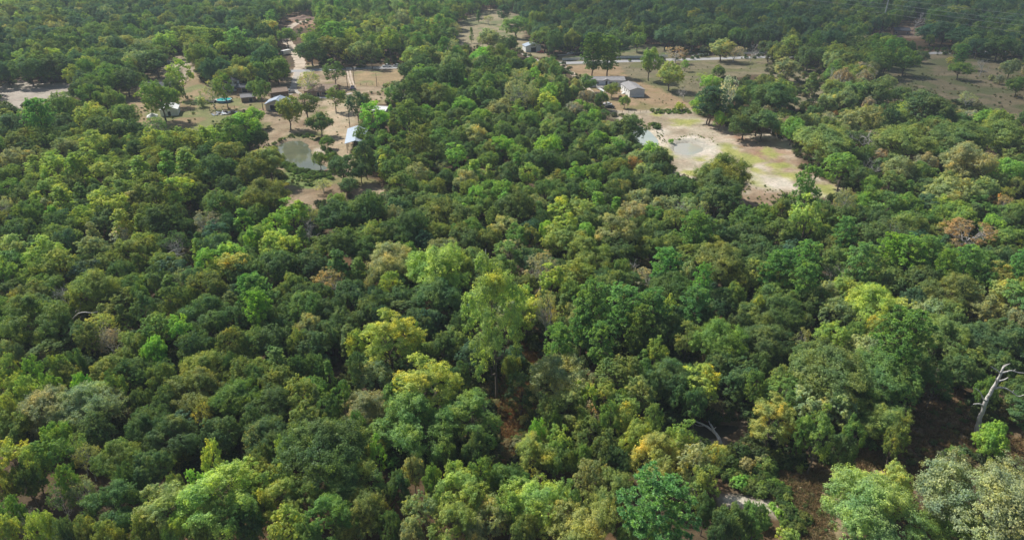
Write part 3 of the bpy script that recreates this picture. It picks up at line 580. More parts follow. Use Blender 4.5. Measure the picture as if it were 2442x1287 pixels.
# ------------------------------------------------------------------ where the trees stand
# rows: x y width colour(s) [shape] [base y]; x, y, width and base in a tile's own pixels (tile = a third of the photograph enlarged 2.994 times)
TILES = {
(0,430): """60 60 140 G t;400 60 200 Y t;450 150 190 Y n;740 170 220 Y t;860 80 200 O t;690 50 90 G n;1090 60 220 O t;1250 80 190 Y t;270 160 130 Y n;40 180 150 S w;160 120 150 O t
380 260 100 L;590 290 200 Y o;1150 290 270 D o;1390 90 190 D o;1580 150 200 G t;1740 290 140 L n;1750 140 170 G t;1470 290 190 K w;660 370 110 S n;880 310 180 Y n;860 380 120 B w;1010 310 110 Y n;680 480 200 S t
280 520 230 Y t;430 330 210 D o;130 370 230 D o;60 500 230 S o;430 600 240 O t;40 640 160 Y t;980 500 250 O o;620 590 180 D o;750 620 210 O o;1190 600 200 O o;1410 500 110 L n;1250 430 170 D w;1260 520 130 B b
1500 580 160 L t;1650 530 190 L t;1690 600 190 A t;1550 650 180 Y o;1730 650 230 D o;1380 720 210 D o;1210 770 150 G n;460 830 210 B b 1010;210 850 250 O o;700 790 310 O o;880 660 180 D o;1000 830 110 G
1210 870 170 O t;270 1010 400 O o;1000 900 150 D t;690 1030 200 A w;640 1110 170 O t;780 1130 160 K w;1120 1060 230 G t;1290 1070 150 L t;1480 980 300 D o;1690 980 210 D o;1780 780 180 P p;1830 910 130 P p;960 1200 240 O o
1110 1230 180 L;60 1240 160 S o;1640 1170 190 O t;900 970 120 D n;1350 860 150 O o;30 960 130 D o;460 440 150 C t;1120 700 140 D t;1790 430 120 L t;330 200 110 S n;560 120 130 G n;950 160 140 S n;1300 700 140 S w;1400 1180 220 D o;1800 1160 200 O o""",
(0,0): """200 500 220 D o 620;430 470 240 D o;390 300 140 D t;560 180 150 C t;1290 530 140 Y t 700;1150 710 240 G o 870;1240 640 120 D o 760;1510 650 140 S w 780;1600 620 120 G t 780;1600 545 110 O t;1430 420 190 G o 560;1590 480 110 D o;1690 480 110 D o
1810 470 140 G o;1810 630 110 G o;1440 750 100 S s;1000 390 270 D o;1110 440 210 D o;850 330 260 O o;800 540 200 G o;900 570 190 D o;740 590 190 G o;620 640 190 D o;700 670 100 Y t;800 700 110 O w;400 770 210 G o;270 800 190 P p;100 890 210 C o
50 800 150 D o;640 830 210 Y o;890 820 160 O o;740 920 210 D o;930 930 160 D o;1090 900 170 G w;1100 1000 170 Y t;1240 1010 180 Y t;1390 1000 190 Y t;1530 990 190 Y t;1640 950 200 G t;1760 890 210 L t;1500 1100 190 D o;1640 1090 170 O t
670 1010 170 Y t;150 1000 190 O o;330 1000 190 O o;470 1060 160 S o;1350 1160 190 Y n;1190 1190 170 L n;1010 1220 180 Y n;860 1260 160 Y n;560 1190 170 Y n;420 1200 210 Y t;250 1190 130 Y n;90 1150 200 S o;1560 1210 240 D o;1790 1230 220 O o
1060 150 100 Y n;950 160 140 G t;640 100 180 C t;470 130 150 G t;250 60 200 O t;100 260 190 D o;330 260 180 C t;520 260 180 G o;680 230 190 G o;1180 290 160 Y t;1290 260 150 O t;1400 250 160 Y t;1540 300 190 G p;1690 290 170 P p;1130 110 140 C o""",
(600,0): """110 200 190 A t;50 90 150 G t;580 220 160 P p;520 200 140 G p;990 290 160 Y t 440;850 380 110 D t;1515 80 60 Y n 168;1622 110 50 G n 165;1690 135 70 S w 175;1800 110 110 C p 180;1340 170 130 Y t;1430 210 130 S w;1570 240 40 G n 308;1700 280 160 S o
1510 330 90 B b;1830 320 140 D o;1190 400 210 Y o;590 330 190 O t;425 360 180 D o;250 260 130 G o;760 370 160 S o;590 500 150 G t 620;590 690 130 G t 800;750 740 130 C t 880;800 720 90 D o;385 740 180 D t 862;262 800 190 O o 928;490 880 170 D o 972;540 1010 100 G o 1062;487 1140 110 G o 1212
130 1160 240 O o;650 1190 200 D o;808 1100 130 C t 1282;870 820 170 L t;930 990 130 G t;990 800 60 L n;1120 820 220 G t 1000;1050 640 210 S w 745;1200 1000 190 O t 1200;1310 1080 150 O t;400 570 160 S w;180 480 200 G o;60 640 130 G t 790;20 830 130 L o;950 1180 120 Y n;1120 1190 100 Y n;1030 1210 200 G o
1200 190 150 G t;870 190 150 Y t;700 200 160 D o;1390 680 180 G o;1520 760 150 L o;1780 780 190 S o;1700 700 150 G o;1620 570 90 L n;1790 590 140 O o;1340 850 140 G o;1600 970 170 S o;1510 960 120 G t;1730 1060 160 O o;1580 1220 130 Y n;1690 1240 100 Y n;1470 830 150 D o;1250 570 200 G o;1130 520 170 D o
1640 840 150 L o;1800 880 160 D o;1800 1040 140 L t;1350 980 140 G o;1450 1100 150 L t;1400 540 150 O o;1520 540 140 S o;1260 680 140 O o;1640 420 160 L o;1480 410 150 O o;40 1000 150 D o;1180 1230 160 S t;780 1210 130 D o;1690 1150 140 G o""",
(1200,0): """645 362 140 G p3 548;752 372 160 G p3 545;1050 440 145 G o 578;1190 540 195 Y o 650;1292 660 100 B b 722;1235 380 160 K w 455;1300 460 60 L t 510;1430 370 90 S s;1560 350 180 S o 440;1650 370 150 K w 445;1780 360 120 B b 440;775 640 110 O o 700;868 725 78 O o 775;835 692 36 D s;880 690 36 D s
700 705 90 D o;1255 775 90 Y s;1360 750 80 L s;1475 730 160 L t;1480 810 230 C p 900;1595 660 130 B w 870;1550 850 80 L o;1720 900 210 D o 1000;1820 850 190 D o;1560 1240 320 O o;1560 1330 280 D o;1200 1005 50 L s;1420 550 80 S w;1480 590 120 L o;1540 510 80 G o
1600 610 110 G o;600 690 110 K o;510 800 150 K o;940 1190 110 R o;310 730 140 Y t;230 630 130 S o;440 850 160 D o;840 1040 130 S o;1120 1150 200 D o;650 830 110 L o;560 900 120 G o;180 860 150 G o;890 920 220 D o;80 640 150 D o;330 450 100 G o;270 240 140 C o;300 270 170 G o;90 180 180 G o;700 140 150 C o;1030 120 100 S o
1420 180 160 D o;530 1230 130 L t;330 1040 180 L o;680 1000 150 L o;540 1060 110 O n;120 780 110 Y n;290 930 90 Y n;400 640 120 L o;100 560 120 O o;250 1150 200 D o;520 1150 180 D o;660 1240 150 G o;800 1200 170 O o;100 1100 140 L o;40 950 150 D o;1000 1230 140 S o;430 1010 130 D o;760 1110 150 G o;60 790 150 D o
700 950 140 D o;840 300 170 D o;960 290 120 G o;1160 260 160 C o;1350 270 170 D o;1480 240 170 D o;1600 210 190 C o;1130 440 60 G s;190 460 110 G o;600 590 110 G o;1060 1080 130 L o;40 1230 140 D o;180 1230 120 Y t;380 1180 130 G o""",
(1800,0): """230 490 175 S o 585;410 590 120 O n 695;600 605 190 B b 745;850 660 210 D o;700 660 190 G o;1220 760 270 D o;1060 800 150 Y o;920 830 190 D o;490 1030 390 O o 1190;740 860 240 S o;790 1000 190 B b 1140;630 1180 200 L t;270 920 180 L o;1090 1040 400 O o 1190;1500 1000 350 D o
1550 1150 300 S o;1800 990 270 O o;1640 850 150 L o;840 1170 160 B b;1040 1210 210 S o;1180 1240 160 G o;1800 1220 210 L o;1460 500 160 G o 570;1630 460 90 B b 545;1520 700 120 S w 780;1830 480 120 S o;1880 610 120 G o;640 420 220 O o;890 440 190 G o;1080 430 170 G o;1190 400 100 D o 450;780 500 150 K w
380 400 180 D o;110 350 140 D o;240 330 150 D o;1160 140 130 B b;1410 100 200 O o;1620 160 200 C o;570 840 120 R s;500 780 90 L s;950 590 110 S o;70 600 160 O o;130 700 290 D o;60 880 200 D o;1030 690 150 D o;200 660 190 O o;1340 820 160 D o;400 870 110 S o;1750 890 200 O o
840 300 140 K w;960 330 180 G o;1270 230 200 C o;1500 270 220 C o;1750 330 200 D o;1800 170 190 C o;90 240 200 C o;300 190 190 C o;520 280 180 C o;730 240 140 G o;1460 340 90 G o;1600 330 140 C o;1400 450 80 S s;1480 380 90 P p;1690 560 60 S s;1740 590 90 K s;20 700 120 G o;680 320 140 S o""",
(600,430): """80 110 280 O o;40 250 160 G o;280 230 200 L t;420 240 140 S w;610 160 120 Y t;690 40 140 D o 110;510 30 140 S w 85;620 270 270 D o;830 220 260 D o 390;1060 140 260 D o 250;1080 20 200 G t;1210 70 150 O o;1320 240 240 O o;1500 260 230 O o;1100 340 290 D o
1030 260 120 T o;400 370 230 K b 470;180 330 170 L t;60 400 170 Y t;200 460 250 Y o;620 470 270 D o;820 500 210 D o;790 380 150 O w;980 580 300 T o;1320 620 400 Y o;1390 490 200 S o;1130 530 120 G o;1520 620 130 Y o;1590 560 170 O o;610 600 190 G n;760 640 160 G n
570 720 230 R w;1000 740 130 Y t;430 600 230 D o;180 620 270 D o;60 790 180 P p;60 900 170 L p;370 830 200 D o;480 820 190 D o;690 820 260 D o;880 720 130 S o;900 880 210 D o;1060 860 230 D o;1340 850 310 D o;200 1000 260 D o;400 1070 190 S o;640 1050 230 D o
830 960 210 D o;170 1130 260 D o;430 1200 250 D o;990 1130 340 Y t;750 1160 150 Y t;1160 1120 100 G t;1370 1200 190 D o;1190 1020 210 D o;1500 1020 130 D o;1700 820 220 H t;1740 1000 400 H t 1560;1840 870 90 O n;300 760 170 O o;560 940 200 D o;1180 400 170 D o;1700 430 170 O o
1640 120 150 L t;1560 60 130 O o;1780 60 140 L t;1650 200 160 G o;1800 150 120 L n;1740 270 140 G o;930 1000 140 C o;300 900 180 D o;80 1060 150 D o;1280 1020 190 C o;560 1100 190 D o;1810 350 190 S o;1450 730 160 O o;1480 390 130 O o;1240 440 150 C o;330 1170 150 O o""",
(1200,430): """80 200 260 D o;260 220 90 G n;20 340 110 D o;130 100 180 O o;440 190 170 Y t;570 200 170 Y t;680 150 120 L n;800 190 100 L n;710 260 190 D o;480 90 140 D o;565 80 70 Y n;310 360 100 L o;100 400 160 G t;50 480 190 S w;170 390 140 O t;390 410 210 Y o;590 380 150 L o
800 360 250 S t;960 330 130 D o;930 230 180 T o;990 140 160 S o;1130 190 160 S o;1270 180 190 S w;1060 350 160 O o;1230 300 210 O o;1160 80 200 D o;1390 320 220 P p;1410 210 130 S w;1520 150 250 D o;270 620 240 T w 790;640 540 280 O o;340 700 180 Y t;520 680 240 Y o;920 620 120 T b 740
830 520 240 D o;850 640 120 G o;1040 690 220 T w 800;1060 490 200 O o;1210 470 190 O o;1170 600 200 P p;1340 560 200 O t;1550 590 320 O o;1420 730 140 P p;790 760 240 O o;620 820 130 P p;1220 780 280 D o;640 960 280 P p 1290;880 900 260 P p;1060 880 230 P p;1370 900 210 P p
1550 880 230 D o;1640 830 160 O o;1790 960 240 O o;310 930 170 S w 1160;170 940 220 Y t;60 970 200 S t;130 860 180 Y t;390 1160 210 P p;690 1150 200 P p;1150 1080 260 D o;1110 1230 140 Y t;1320 1120 150 O t;1530 1150 350 G o;1800 1140 180 D o;1190 910 100 Y t
1750 290 230 G o;1700 390 190 D o;1790 480 200 D o;1820 610 170 D o;300 60 140 G o;850 60 160 O o;640 60 150 G t;1060 50 190 D o;1280 60 190 D o;960 1060 200 G p;1000 1180 180 D o;300 300 130 D o;460 310 150 Y t;1480 480 160 O o;1000 420 130 D o;730 470 160 D o;1350 440 190 G o
560 1010 150 P p;1220 990 170 D o;1440 1010 160 D o;1690 730 140 O o;20 780 110 Y n;1130 760 130 D o;480 800 150 O o;1680 1040 150 D o;1320 660 110 S o""",
(1800,430): """360 100 210 G t 400;370 260 220 Y t 500;190 360 200 O t;80 250 170 G o;30 400 170 D o;650 150 150 S w 330;780 170 150 L o;660 260 160 D o;770 260 180 D o;960 30 90 O o 92;1210 40 190 D o 110;840 40 120 L o;1100 190 200 G o;1400 90 270 S o;1550 130 210 S o;1780 160 110 R w
1650 60 170 S o;1850 250 190 G o;1530 370 380 R w 530;1820 420 210 G o;1430 220 170 Y o;1320 280 170 G o;1110 330 220 O o;1240 300 160 G o;960 350 210 D w;850 390 230 D o;500 400 190 G o;590 460 180 O o;640 370 160 P p;380 560 200 P p;190 640 220 P p;370 700 180 P p
560 560 160 O o;560 660 190 D w;770 590 230 P p;960 500 190 L p;1100 520 200 L p;1240 500 200 P p;1370 590 140 L p;1500 590 180 P p;1740 560 210 D o;1890 620 150 P p;980 730 240 D o;1180 720 250 D o;640 790 200 Y o;510 820 160 S o;1380 800 330 O o;1650 720 190 G o
1840 810 250 A o;810 900 330 Y o;1050 940 200 A t;130 840 240 G o;140 960 310 D o;20 930 90 Y t;430 880 210 D o;610 950 190 S o;1230 950 210 S o;1400 980 240 O o;1650 940 250 S o;1870 1010 190 S o;880 1060 140 A t;1050 1100 380 G p;560 1120 220 Y t;340 1140 130 S w
100 1180 310 D o;720 1110 170 G o;780 1210 270 S o;1310 1120 310 O o;1600 1130 280 D o;1800 1120 270 D o;460 1250 230 O o;1120 860 160 C o;1690 320 170 L o;200 210 140 O o;1000 200 150 L o;1250 130 130 S o;880 300 150 D o;720 700 150 S o;1550 840 170 S o;250 720 130 O t;1750 680 150 A t
1000 1000 120 S o;1500 270 150 Y o;1330 180 150 Y o;1800 320 170 D o;80 520 160 D o;280 440 120 D o""",
(0,857): """60 70 120 Y t;60 210 160 Y t;260 80 130 L t;490 120 180 O o;600 200 120 L t;360 200 130 L t;240 230 130 Y t;400 60 130 G t;820 210 130 G t;800 90 240 O o;960 90 230 D o;1140 150 180 G o;1450 100 300 O o;1750 130 230 O o;1400 250 350 O o;1700 310 310 G o;1180 330 170 D o
150 290 260 Y o;350 370 340 S o;600 350 370 S o;80 500 260 O o;420 560 170 L o;680 520 240 D o;100 720 240 Y t;240 780 140 Y t;380 680 200 G t;1040 500 280 D o;1260 560 290 D o;1560 560 270 D o;860 720 290 O o;1090 790 260 D o;1530 720 120 Y t;820 1070 370 D o
600 930 160 S w;500 860 130 G t;430 980 160 D w;1190 1080 340 H t;1390 930 140 L t;1250 930 130 O o;1640 960 440 Y t;1550 1100 270 G t;1750 1110 260 G t;100 1120 160 G o;320 1210 200 Y o;60 1240 170 Y o;800 1280 210 O o;1060 1250 190 O o;1250 1260 190 Y o;190 1170 110 B b
640 1250 150 O o;500 1260 150 D o;620 680 150 S w;1440 400 130 A w;560 640 160 O w;20 900 190 O o;200 870 160 D o;1830 560 150 S w;1840 820 140 O t;1440 1260 210 O o;1010 310 150 D o;40 370 120 Y t;560 40 100 D o;900 880 150 D o;740 280 110 S o;1650 60 120 D o""",
(600,857): """30 150 160 D o;200 180 240 O o;100 340 310 D o;350 250 180 Y t;390 430 220 O t;470 280 70 S n;560 90 100 G n;550 340 140 D t;650 260 140 G t;880 120 250 S o;820 370 280 T o;1240 210 400 Y t;1050 280 210 G t;1230 470 480 G o;1560 400 330 G t;100 560 290 D o
570 660 570 D o;220 660 90 Y t;890 660 100 L t;1010 730 160 L s;1160 790 130 S o;90 850 180 A t;280 880 160 Y t;80 950 210 Y t;700 900 400 O o;250 1010 260 Y t;90 1060 150 Y t;430 1000 190 O t;540 1140 290 G t;770 1110 350 O o;1050 930 170 D o;1290 880 130 G o;1430 850 160 Y t
1640 850 160 G t;1510 970 330 Y t;1790 880 230 G o;1230 1130 230 S t;1450 1180 310 O t;1700 1120 260 S o;1830 1080 170 Y t;280 1210 230 Y t;1130 1260 160 S o;0 1210 180 D o;90 730 130 D o;20 460 160 D o;760 60 140 D t;470 60 150 D o;400 1230 170 G t;1000 1200 150 D o;330 80 150 D o
1400 660 130 D o;1600 660 160 D o;760 480 110 G o;1330 1040 120 O t;1580 1250 230 S o;1480 130 150 D o;960 560 90 O s""",
(1200,857): """50 80 130 O o;130 230 200 D t 410;430 150 410 S o;750 130 230 O t;860 80 170 O t;990 70 160 G t;1180 130 310 D o;1440 160 240 Y t;1710 120 270 D o;1810 190 140 G t;720 260 150 A t;620 310 120 Y t;450 350 260 O t;340 370 170 O t;350 480 130 G o;650 400 160 K w;880 290 130 G o
980 240 200 O t;1220 240 190 D o;780 420 130 G t;900 420 160 Y t;1070 430 120 O t;600 560 180 O t;960 540 280 Y o;740 620 180 O t;1290 570 200 Y t;1150 690 370 A o;800 750 190 D o;270 650 290 Y o;400 600 160 Y t;420 740 190 G o;1380 720 210 S t;1510 720 150 A t 930;1640 780 100 G s
1690 880 150 L s;1740 760 150 T s;640 860 230 S o;760 950 280 O o;60 870 210 D o;240 1010 410 Y o;60 1090 200 O o;160 1240 190 O o;490 1000 160 G t;560 1190 460 A o;700 1110 130 S w;1080 1040 450 P p;1450 890 210 O t;1440 1080 140 D o;1640 1175 220 O o;1800 1150 180 G o
1130 1280 170 Y t;1560 60 200 D o;1380 320 160 D o;560 470 110 O o;1560 1230 170 D o;1760 1250 200 G s;540 250 120 Y t;240 520 110 L t;920 1240 200 O o;1340 900 140 D w;560 740 150 G o;1090 200 150 D o;150 430 110 T s""",
(1800,857): """560 130 500 O o;900 150 420 G o;170 160 170 O o;1080 230 190 G t;120 430 310 A t 640;370 330 200 S t;590 340 240 S t;450 540 220 G t 820;330 520 120 G t;890 420 320 O o;700 550 160 G t 780;620 640 180 D o;1290 150 190 D t 340;1500 100 210 D o;1860 240 200 D o;1690 590 250 L o 740
1420 680 150 G s;1350 700 110 G s;720 930 260 H o;960 900 260 H o;800 1090 560 H o;1620 1010 740 S o;1420 850 230 S w;1400 1200 320 G o;1810 1160 260 S o;50 1160 170 G s;270 1190 70 G s;130 1030 90 L s;50 930 130 O s;260 1020 60 L s;240 1270 180 Y s;100 760 160 O s
50 700 140 S s;30 60 150 D o;1740 60 180 D o;1650 240 120 G o;820 600 140 D s;760 280 150 O o;1180 60 150 D o;960 640 120 D s;330 760 110 O s;1400 60 150 D o;400 150 200 O o;180 1080 90 L s;1490 640 110 D s;1010 560 150 O t"""}
rt = np.random.default_rng(11)
TREES = []      # dict(x, y, R, sz, key, var, rot, tone, tint)
def colour(code, r):
    c = np.array(TINT[code]) * r.uniform(.86, 1.16) * 2.8; c *= np.array([r.uniform(.9, 1.12), 1, r.uniform(.85, 1.15)]); return np.clip(c, 0.01, .7)
def place(cx, cy, wpx, code, key, base=None, r=rt):
    nv = {'o': 7, 't': 7}.get(key[0], len(PROTO[key[0]])); var = int(r.integers(0, nv))
    if key == 'o' and wpx > 100: var = 7 + var % 2
    if key == 't' and wpx > 88: var = 7
    if len(key) > 1: var = int(key[1]); key = key[0]
    pr = PROTO[key][var]
    if key == 's':
        hc = 1.0
        p = at(cx, cy, hc); R = wpx / 2 * perpx(cx, cy, hc); sx = R / pr['R']; sz = sx * r.uniform(.85, 1.15); y = p[1]; x = p[0]
    elif base is not None:
        b = at(cx, base, 0); u = ray(cx, cy); t = b[1] / u[1]; hc = CAM_H + u[2] * t; x, y = u[0] * t, b[1]
        R = wpx / 2 * proj(x, y, hc)[2] / FPX; sx = R / pr['R']; sz = max(hc / pr['zc'], .25); sz = float(np.clip(sz, sx * .55, sx * 2.4))
    else:
        R = 5.0
        for _ in range(5):
            if key == 'p': H = np.clip(R * 3.6, 13, 21)
            elif key == 'n': H = np.clip(R * 3.4, 9, 14)
            elif key == 't': H = np.clip(R * 2.9, 10.5, 18)
            else: H = np.clip(R * 1.95 + 1, 8.5, 15.5)
            sz = H / pr['H']; hc = pr['zc'] * sz * 1.06
            R = wpx / 2 * perpx(cx, cy, hc)
        p = at(cx, cy, hc); x, y = p[0], p[1]; sx = R / pr['R']
    if key == 'o' and base is None and cy < 760 and r.random() < .12: pass
    TREES.append(dict(x=float(x), y=float(y), R=float(R), sx=float(sx), sz=float(sz), key=key, var=var, rot=float(r.uniform(0, 6.28)),
                      tone=code, tint=colour(code, r), hand=True, cx=cx, cy=cy))
for (ox, oy), txt in TILES.items():
    for e in txt.replace('\n', ';').split(';'):
        q = e.split()
        if not q: continue
        X, Y, W_ = (float(a) for a in q[:3]); code = q[3]; key = q[4] if len(q) > 4 else 'o'; base = float(q[5]) if len(q) > 5 else None
        place(ox + X / 2.994, oy + Y / 2.994, W_ / 2.994 * (1.08 if base is None else 1.0), code, key, None if base is None else oy + base / 2.994)
# extra trees whose crowns rise into the bottom of the frame or stand just outside its sides (seen a step to the side)
# ---- the rest of the forest: fill between, away from what the photograph shows open
NOTREE = [z[k] for k in CLEAR]
def in_px(px, py, poly):
    return inside(np.array([[px, py]]), np.array(poly, float))[0]
cellsz = 8.0; grid = {}
def gadd(i, x, y): grid.setdefault((int(x // cellsz), int(y // cellsz)), []).append(i)
for i, t in enumerate(TREES): gadd(i, t['x'], t['y'])
def near(x, y, k=2):
    a, b = int(x // cellsz), int(y // cellsz)
    for i in range(a - k, a + k + 1):
        for j in range(b - k, b + k + 1):
            for q in grid.get((i, j), ()): yield TREES[q]
roadw = np.array([at(a, b)[:2] for a, b in ROAD])
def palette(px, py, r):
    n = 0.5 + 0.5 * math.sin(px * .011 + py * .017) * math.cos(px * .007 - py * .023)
    if py < 150 and px > 1230: q = 'CCCCDDDGO'  # darker greens here carry part of the cloud's shade in their colour
    elif py < 240 and px < 650: q = 'CCCCDGGOS' if n < .6 else 'CCGGODY'
    elif py < 190: q = 'GGOOYSDDP' if n > .4 else 'GDDOSP'
    elif 980 < px < 1560 and py < 560: q = 'GGDDLOSGD'
    elif px < 620 and py < 520: q = 'OYYGDOD'
    elif px > 1800 and py < 480: q = 'DOSGODK'
    else: q = 'DDDOOGGC'
    return q[int(r.integers(0, len(q)))]
ra = np.random.default_rng(23)
NEARP = [np.array(p, float) for p in NOTREE]
MASTP = np.array([(2088, 18), (2126, 18), (2126, 74), (2088, 74)], float)
# candidates over the visible wedge, denser than needed, thinned by spacing
cand = []
y = 84.0
while y < 960:
    half = y * 0.84 + 70; step = 5.2 if y < 520 else 6.3
    for x in np.arange(-half, half, step): cand.append((x + ra.uniform(-.45, .45) * step, y + ra.uniform(-.45, .45) * step))
    y += step
cand = np.array(cand); order = ra.permutation(len(cand))
for ci in order:
    x, y = cand[ci]
    pr_ = proj(x, y, 0)
    if y < 90: pass
    R = float(np.clip(ra.lognormal(1.38 if y < 520 else 1.5, .24), 2.7, 7.0)) if y > 300 else ra.uniform(2.0, 4.3)
    bad = False
    for t in near(x, y):
        d = math.hypot(t['x'] - x, t['y'] - y)
        lim = (0.62 * (t['R'] + R)) if t['hand'] else 0.64 * (t['R'] + R)
        if t['key'] == 's': lim = .5 * (t['R'] + R)
        if d < lim: bad = True; break
    if bad: continue
    H = R * ra.uniform(1.9, 2.6) + 3.0 if y > 300 else R * ra.uniform(1.7, 2.2) + 1.2
    # keep the open places open: none of the crown may cover them in the photograph
    pts = [(pr_[0], pr_[1])]
    for hh in (.35, .7, 1.0):
        q = proj(x, y, H * hh); rp = R / q[2] * FPX; pts += [(q[0], q[1]), (q[0] - rp * .75, q[1]), (q[0] + rp * .75, q[1])]
    P_ = np.array(pts)
    if -200 < pr_[0] < 2642:
        for poly in NEARP:
            if inside(P_, poly).any(): bad = True; break
    if -200 < pr_[0] < 2642 and y < 530 and inside(P_, MASTP).any(): continue
    if bad: continue
    # the road and its verge
    if True:
        k = np.searchsorted(roadw[:, 0], x); k = min(max(k, 1), len(roadw) - 1)
        a, b = roadw[k - 1], roadw[k]; tt = np.clip(((np.array([x, y]) - a) @ (b - a)) / ((b - a) @ (b - a)), 0, 1)
        if np.hypot(*(np.array([x, y]) - a - tt * (b - a))) < (21 if y > a[1] and (-115 < x < -60 or 30 < x < 190) else 10): continue
    px, py = pr_[0], pr_[1]
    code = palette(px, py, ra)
    if code == 'P': key = 'p'
    elif code in 'SK': key = 'w' if ra.random() < .35 else 'o'
    elif code in 'YL': key = 't' if ra.random() < .6 else 'n'
    else: key = ra.choice(['o', 'o', 'o', 't', 't', 'n']) if y < 700 else ra.choice(['o', 'o', 't', 't', 'p'])
    var = int(ra.integers(0, {'o': 7, 't': 7}.get(key, len(PROTO[key])))); pr = PROTO[key][var]
    if key == 'n': R *= .62
    if key == 'p': H = ra.uniform(15, 20); R = ra.uniform(3, 4)
    if key == 't': H *= 1.12
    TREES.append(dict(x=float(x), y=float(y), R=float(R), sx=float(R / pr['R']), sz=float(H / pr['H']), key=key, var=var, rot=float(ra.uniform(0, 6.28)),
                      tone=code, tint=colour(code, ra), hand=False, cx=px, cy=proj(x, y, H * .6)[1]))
    gadd(len(TREES) - 1, x, y)
# ------------------------------------------------------------------ trees as objects
KIND = {'o': ('oak_tree', 'oak tree'), 't': ('broadleaf_tree', 'tall broadleaf tree'), 'n': ('young_tree', 'young tree'), 'w': ('sparse_tree', 'sparse tree'),
        'p': ('pine_tree', 'pine tree'), 'b': ('bare_tree', 'bare tree'), 's': ('shrub', 'shrub')}
GROUP = {'o': 'round-crowned trees of the woods and yards', 't': 'tall loose-crowned trees of the woods', 'n': 'narrow young trees', 'w': 'thin-crowned trees with limbs showing',
         'p': 'pines standing among the broadleaf trees', 'b': 'leafless dead trees', 's': 'shrubs on open ground'}
SHAPE = {'o': 'round-crowned oak', 't': 'tall loose-crowned tree', 'n': 'narrow upright young tree', 'w': 'thin-crowned tree', 'p': 'pine', 'b': 'bare tree', 's': 'shrub'}
MARKS = [('green farm pond', 715, 365), ('round muddy pond', 1640, 350), ('long mobile home', 1442, 195), ('gable-ended mobile home', 1510, 215), ('bleached dead snag', 2365, 950), ('big rust-orange tree', 2311, 553),
         ('metal-roofed barn', 850, 340), ('fallen creek logs', 1690, 1020), ('winding dirt track', 705, 100), ('power line mast', 2105, 50), ('pale gravel lot', 100, 225), ('turquoise pool', 535, 238),
         ('great pale grey-green tree', 2340, 1195), ('round tan-brown oak', 927, 624), ('tall pale green tree', 1181, 767), ('bright pine clump', 1470, 745), ('large bluish pine', 1560, 1204),
         ('rusty brown glade', 1215, 1010), ('golden tree by the creek', 1585, 1088), ('pale sandy bank', 1790, 1205), ('white shed with red car', 1274, 120), ('parked white pickup', 922, 158),
         ('great dark dome', 790, 1077), ('bare white tree', 154, 690), ('dark gold oak', 2070, 733), ('big olive oak', 1963, 340), ('open brown glade', 2200, 1120), ('small rust crown', 1514, 397), ('lone round oak', 1720, 430), ('tan golden oak', 1387, 1250), ('big bright twin-topped oak', 2067, 1200)]
def frame_ok(t):
    q = proj(t['x'], t['y'], t['sz'] * PROTO[t['key']][t['var']]['zc'])
    rp = t['R'] / q[2] * FPX; t['px'], t['py'], t['rp'] = q[0], q[1], rp
    return -rp * .6 < q[0] < PW + rp * .6 and -rp * .6 < q[1] < PH + rp * .5
singles = []; mass = []
bykey = {}
for t in TREES:
    (bykey.setdefault(t['key'], []) if frame_ok(t) else mass).append(t)
for key, L in bykey.items():
    L.sort(key=lambda t: -(t['rp'] * (1.0 if t['hand'] else .55) + (1000 if t['hand'] and key in 'bsp' else 0)))
    cut = {'o': 290, 't': 210, 'n': 70, 'w': 60, 'p': 70, 'b': 40, 's': 60}[key]
    singles += L[:cut]; mass += L[cut:]
ORD = ['', 'second ', 'third ', 'fourth ', 'fifth ', 'sixth ', 'seventh ', 'eighth ', 'ninth ', 'tenth ', 'eleventh ', 'twelfth ', 'thirteenth ', 'fourteenth ', 'fifteenth ']
def sector(dx, dy):
    a = math.degrees(math.atan2(-dy * 1.25, dx)) % 360
    return ['right of', 'above right of', 'above', 'above left of', 'left of', 'below left of', 'below', 'below right of'][int((a + 22.5) // 45) % 8]
buckets = {}
for t in singles:
    best = sorted(MARKS, key=lambda m_: math.hypot(t['px'] - m_[1], (t['py'] - m_[2]) * 1.25))
    mk = next(m_ for m_ in best if math.hypot(t['px'] - m_[1], t['py'] - m_[2]) > 22)
    t['mark'] = mk; t['sec'] = sector(t['px'] - mk[1], t['py'] - mk[2])
    buckets.setdefault((t['tone'], t['key'], t['sec'], mk[0]), []).append(t)
for L in buckets.values():
    L.sort(key=lambda t: math.hypot(t['px'] - t['mark'][1], t['py'] - t['mark'][2]))
    for k, t in enumerate(L):
        size = 'big ' if t['rp'] > 62 else ('small ' if t['rp'] < 20 else '')
        o_ = ('nearest ' if len(L) > 1 else '') if k == 0 else ORD[min(k, 14)]
        t['label'] = f"{size}{TONE[t['tone']]} {SHAPE[t['key']]}, {o_ + 'out ' if o_ else 'standing '}{t['sec']} the {t['mark'][0]}"
for t in singles:
    if len(t['label'].split()) > 16: t['label'] = t['label'].replace('narrow upright young', 'narrow young').replace('tall loose-crowned', 'loose-crowned')
srcs = {}; rk = np.random.default_rng(3)
for t in singles:
    pr = PROTO[t['key']][t['var']]; nm, cat = KIND[t['key']]
    e = empty(nm, (t['x'], t['y'], 0), t['rot']); q_ = rk.uniform(.88, 1.14); e.scale = (t['sx'] * q_, t['sx'] / q_, t['sz']); e.rotation_euler = (rk.normal() * .035, rk.normal() * .035, t['rot'])
    tag(e, t['label'], cat, GROUP[t['key']])
    a = link('trunk', pr['trunk'], e)
    b = link('branches' if t['key'] == 'b' else 'crown', pr['crown'], e) if pr['crown'] else None
    if b is not None and t['key'] != 'b': b['tint'] = [float(v) for v in t['tint']]
    srcs.setdefault((t['key'], t['var']), (a, b))

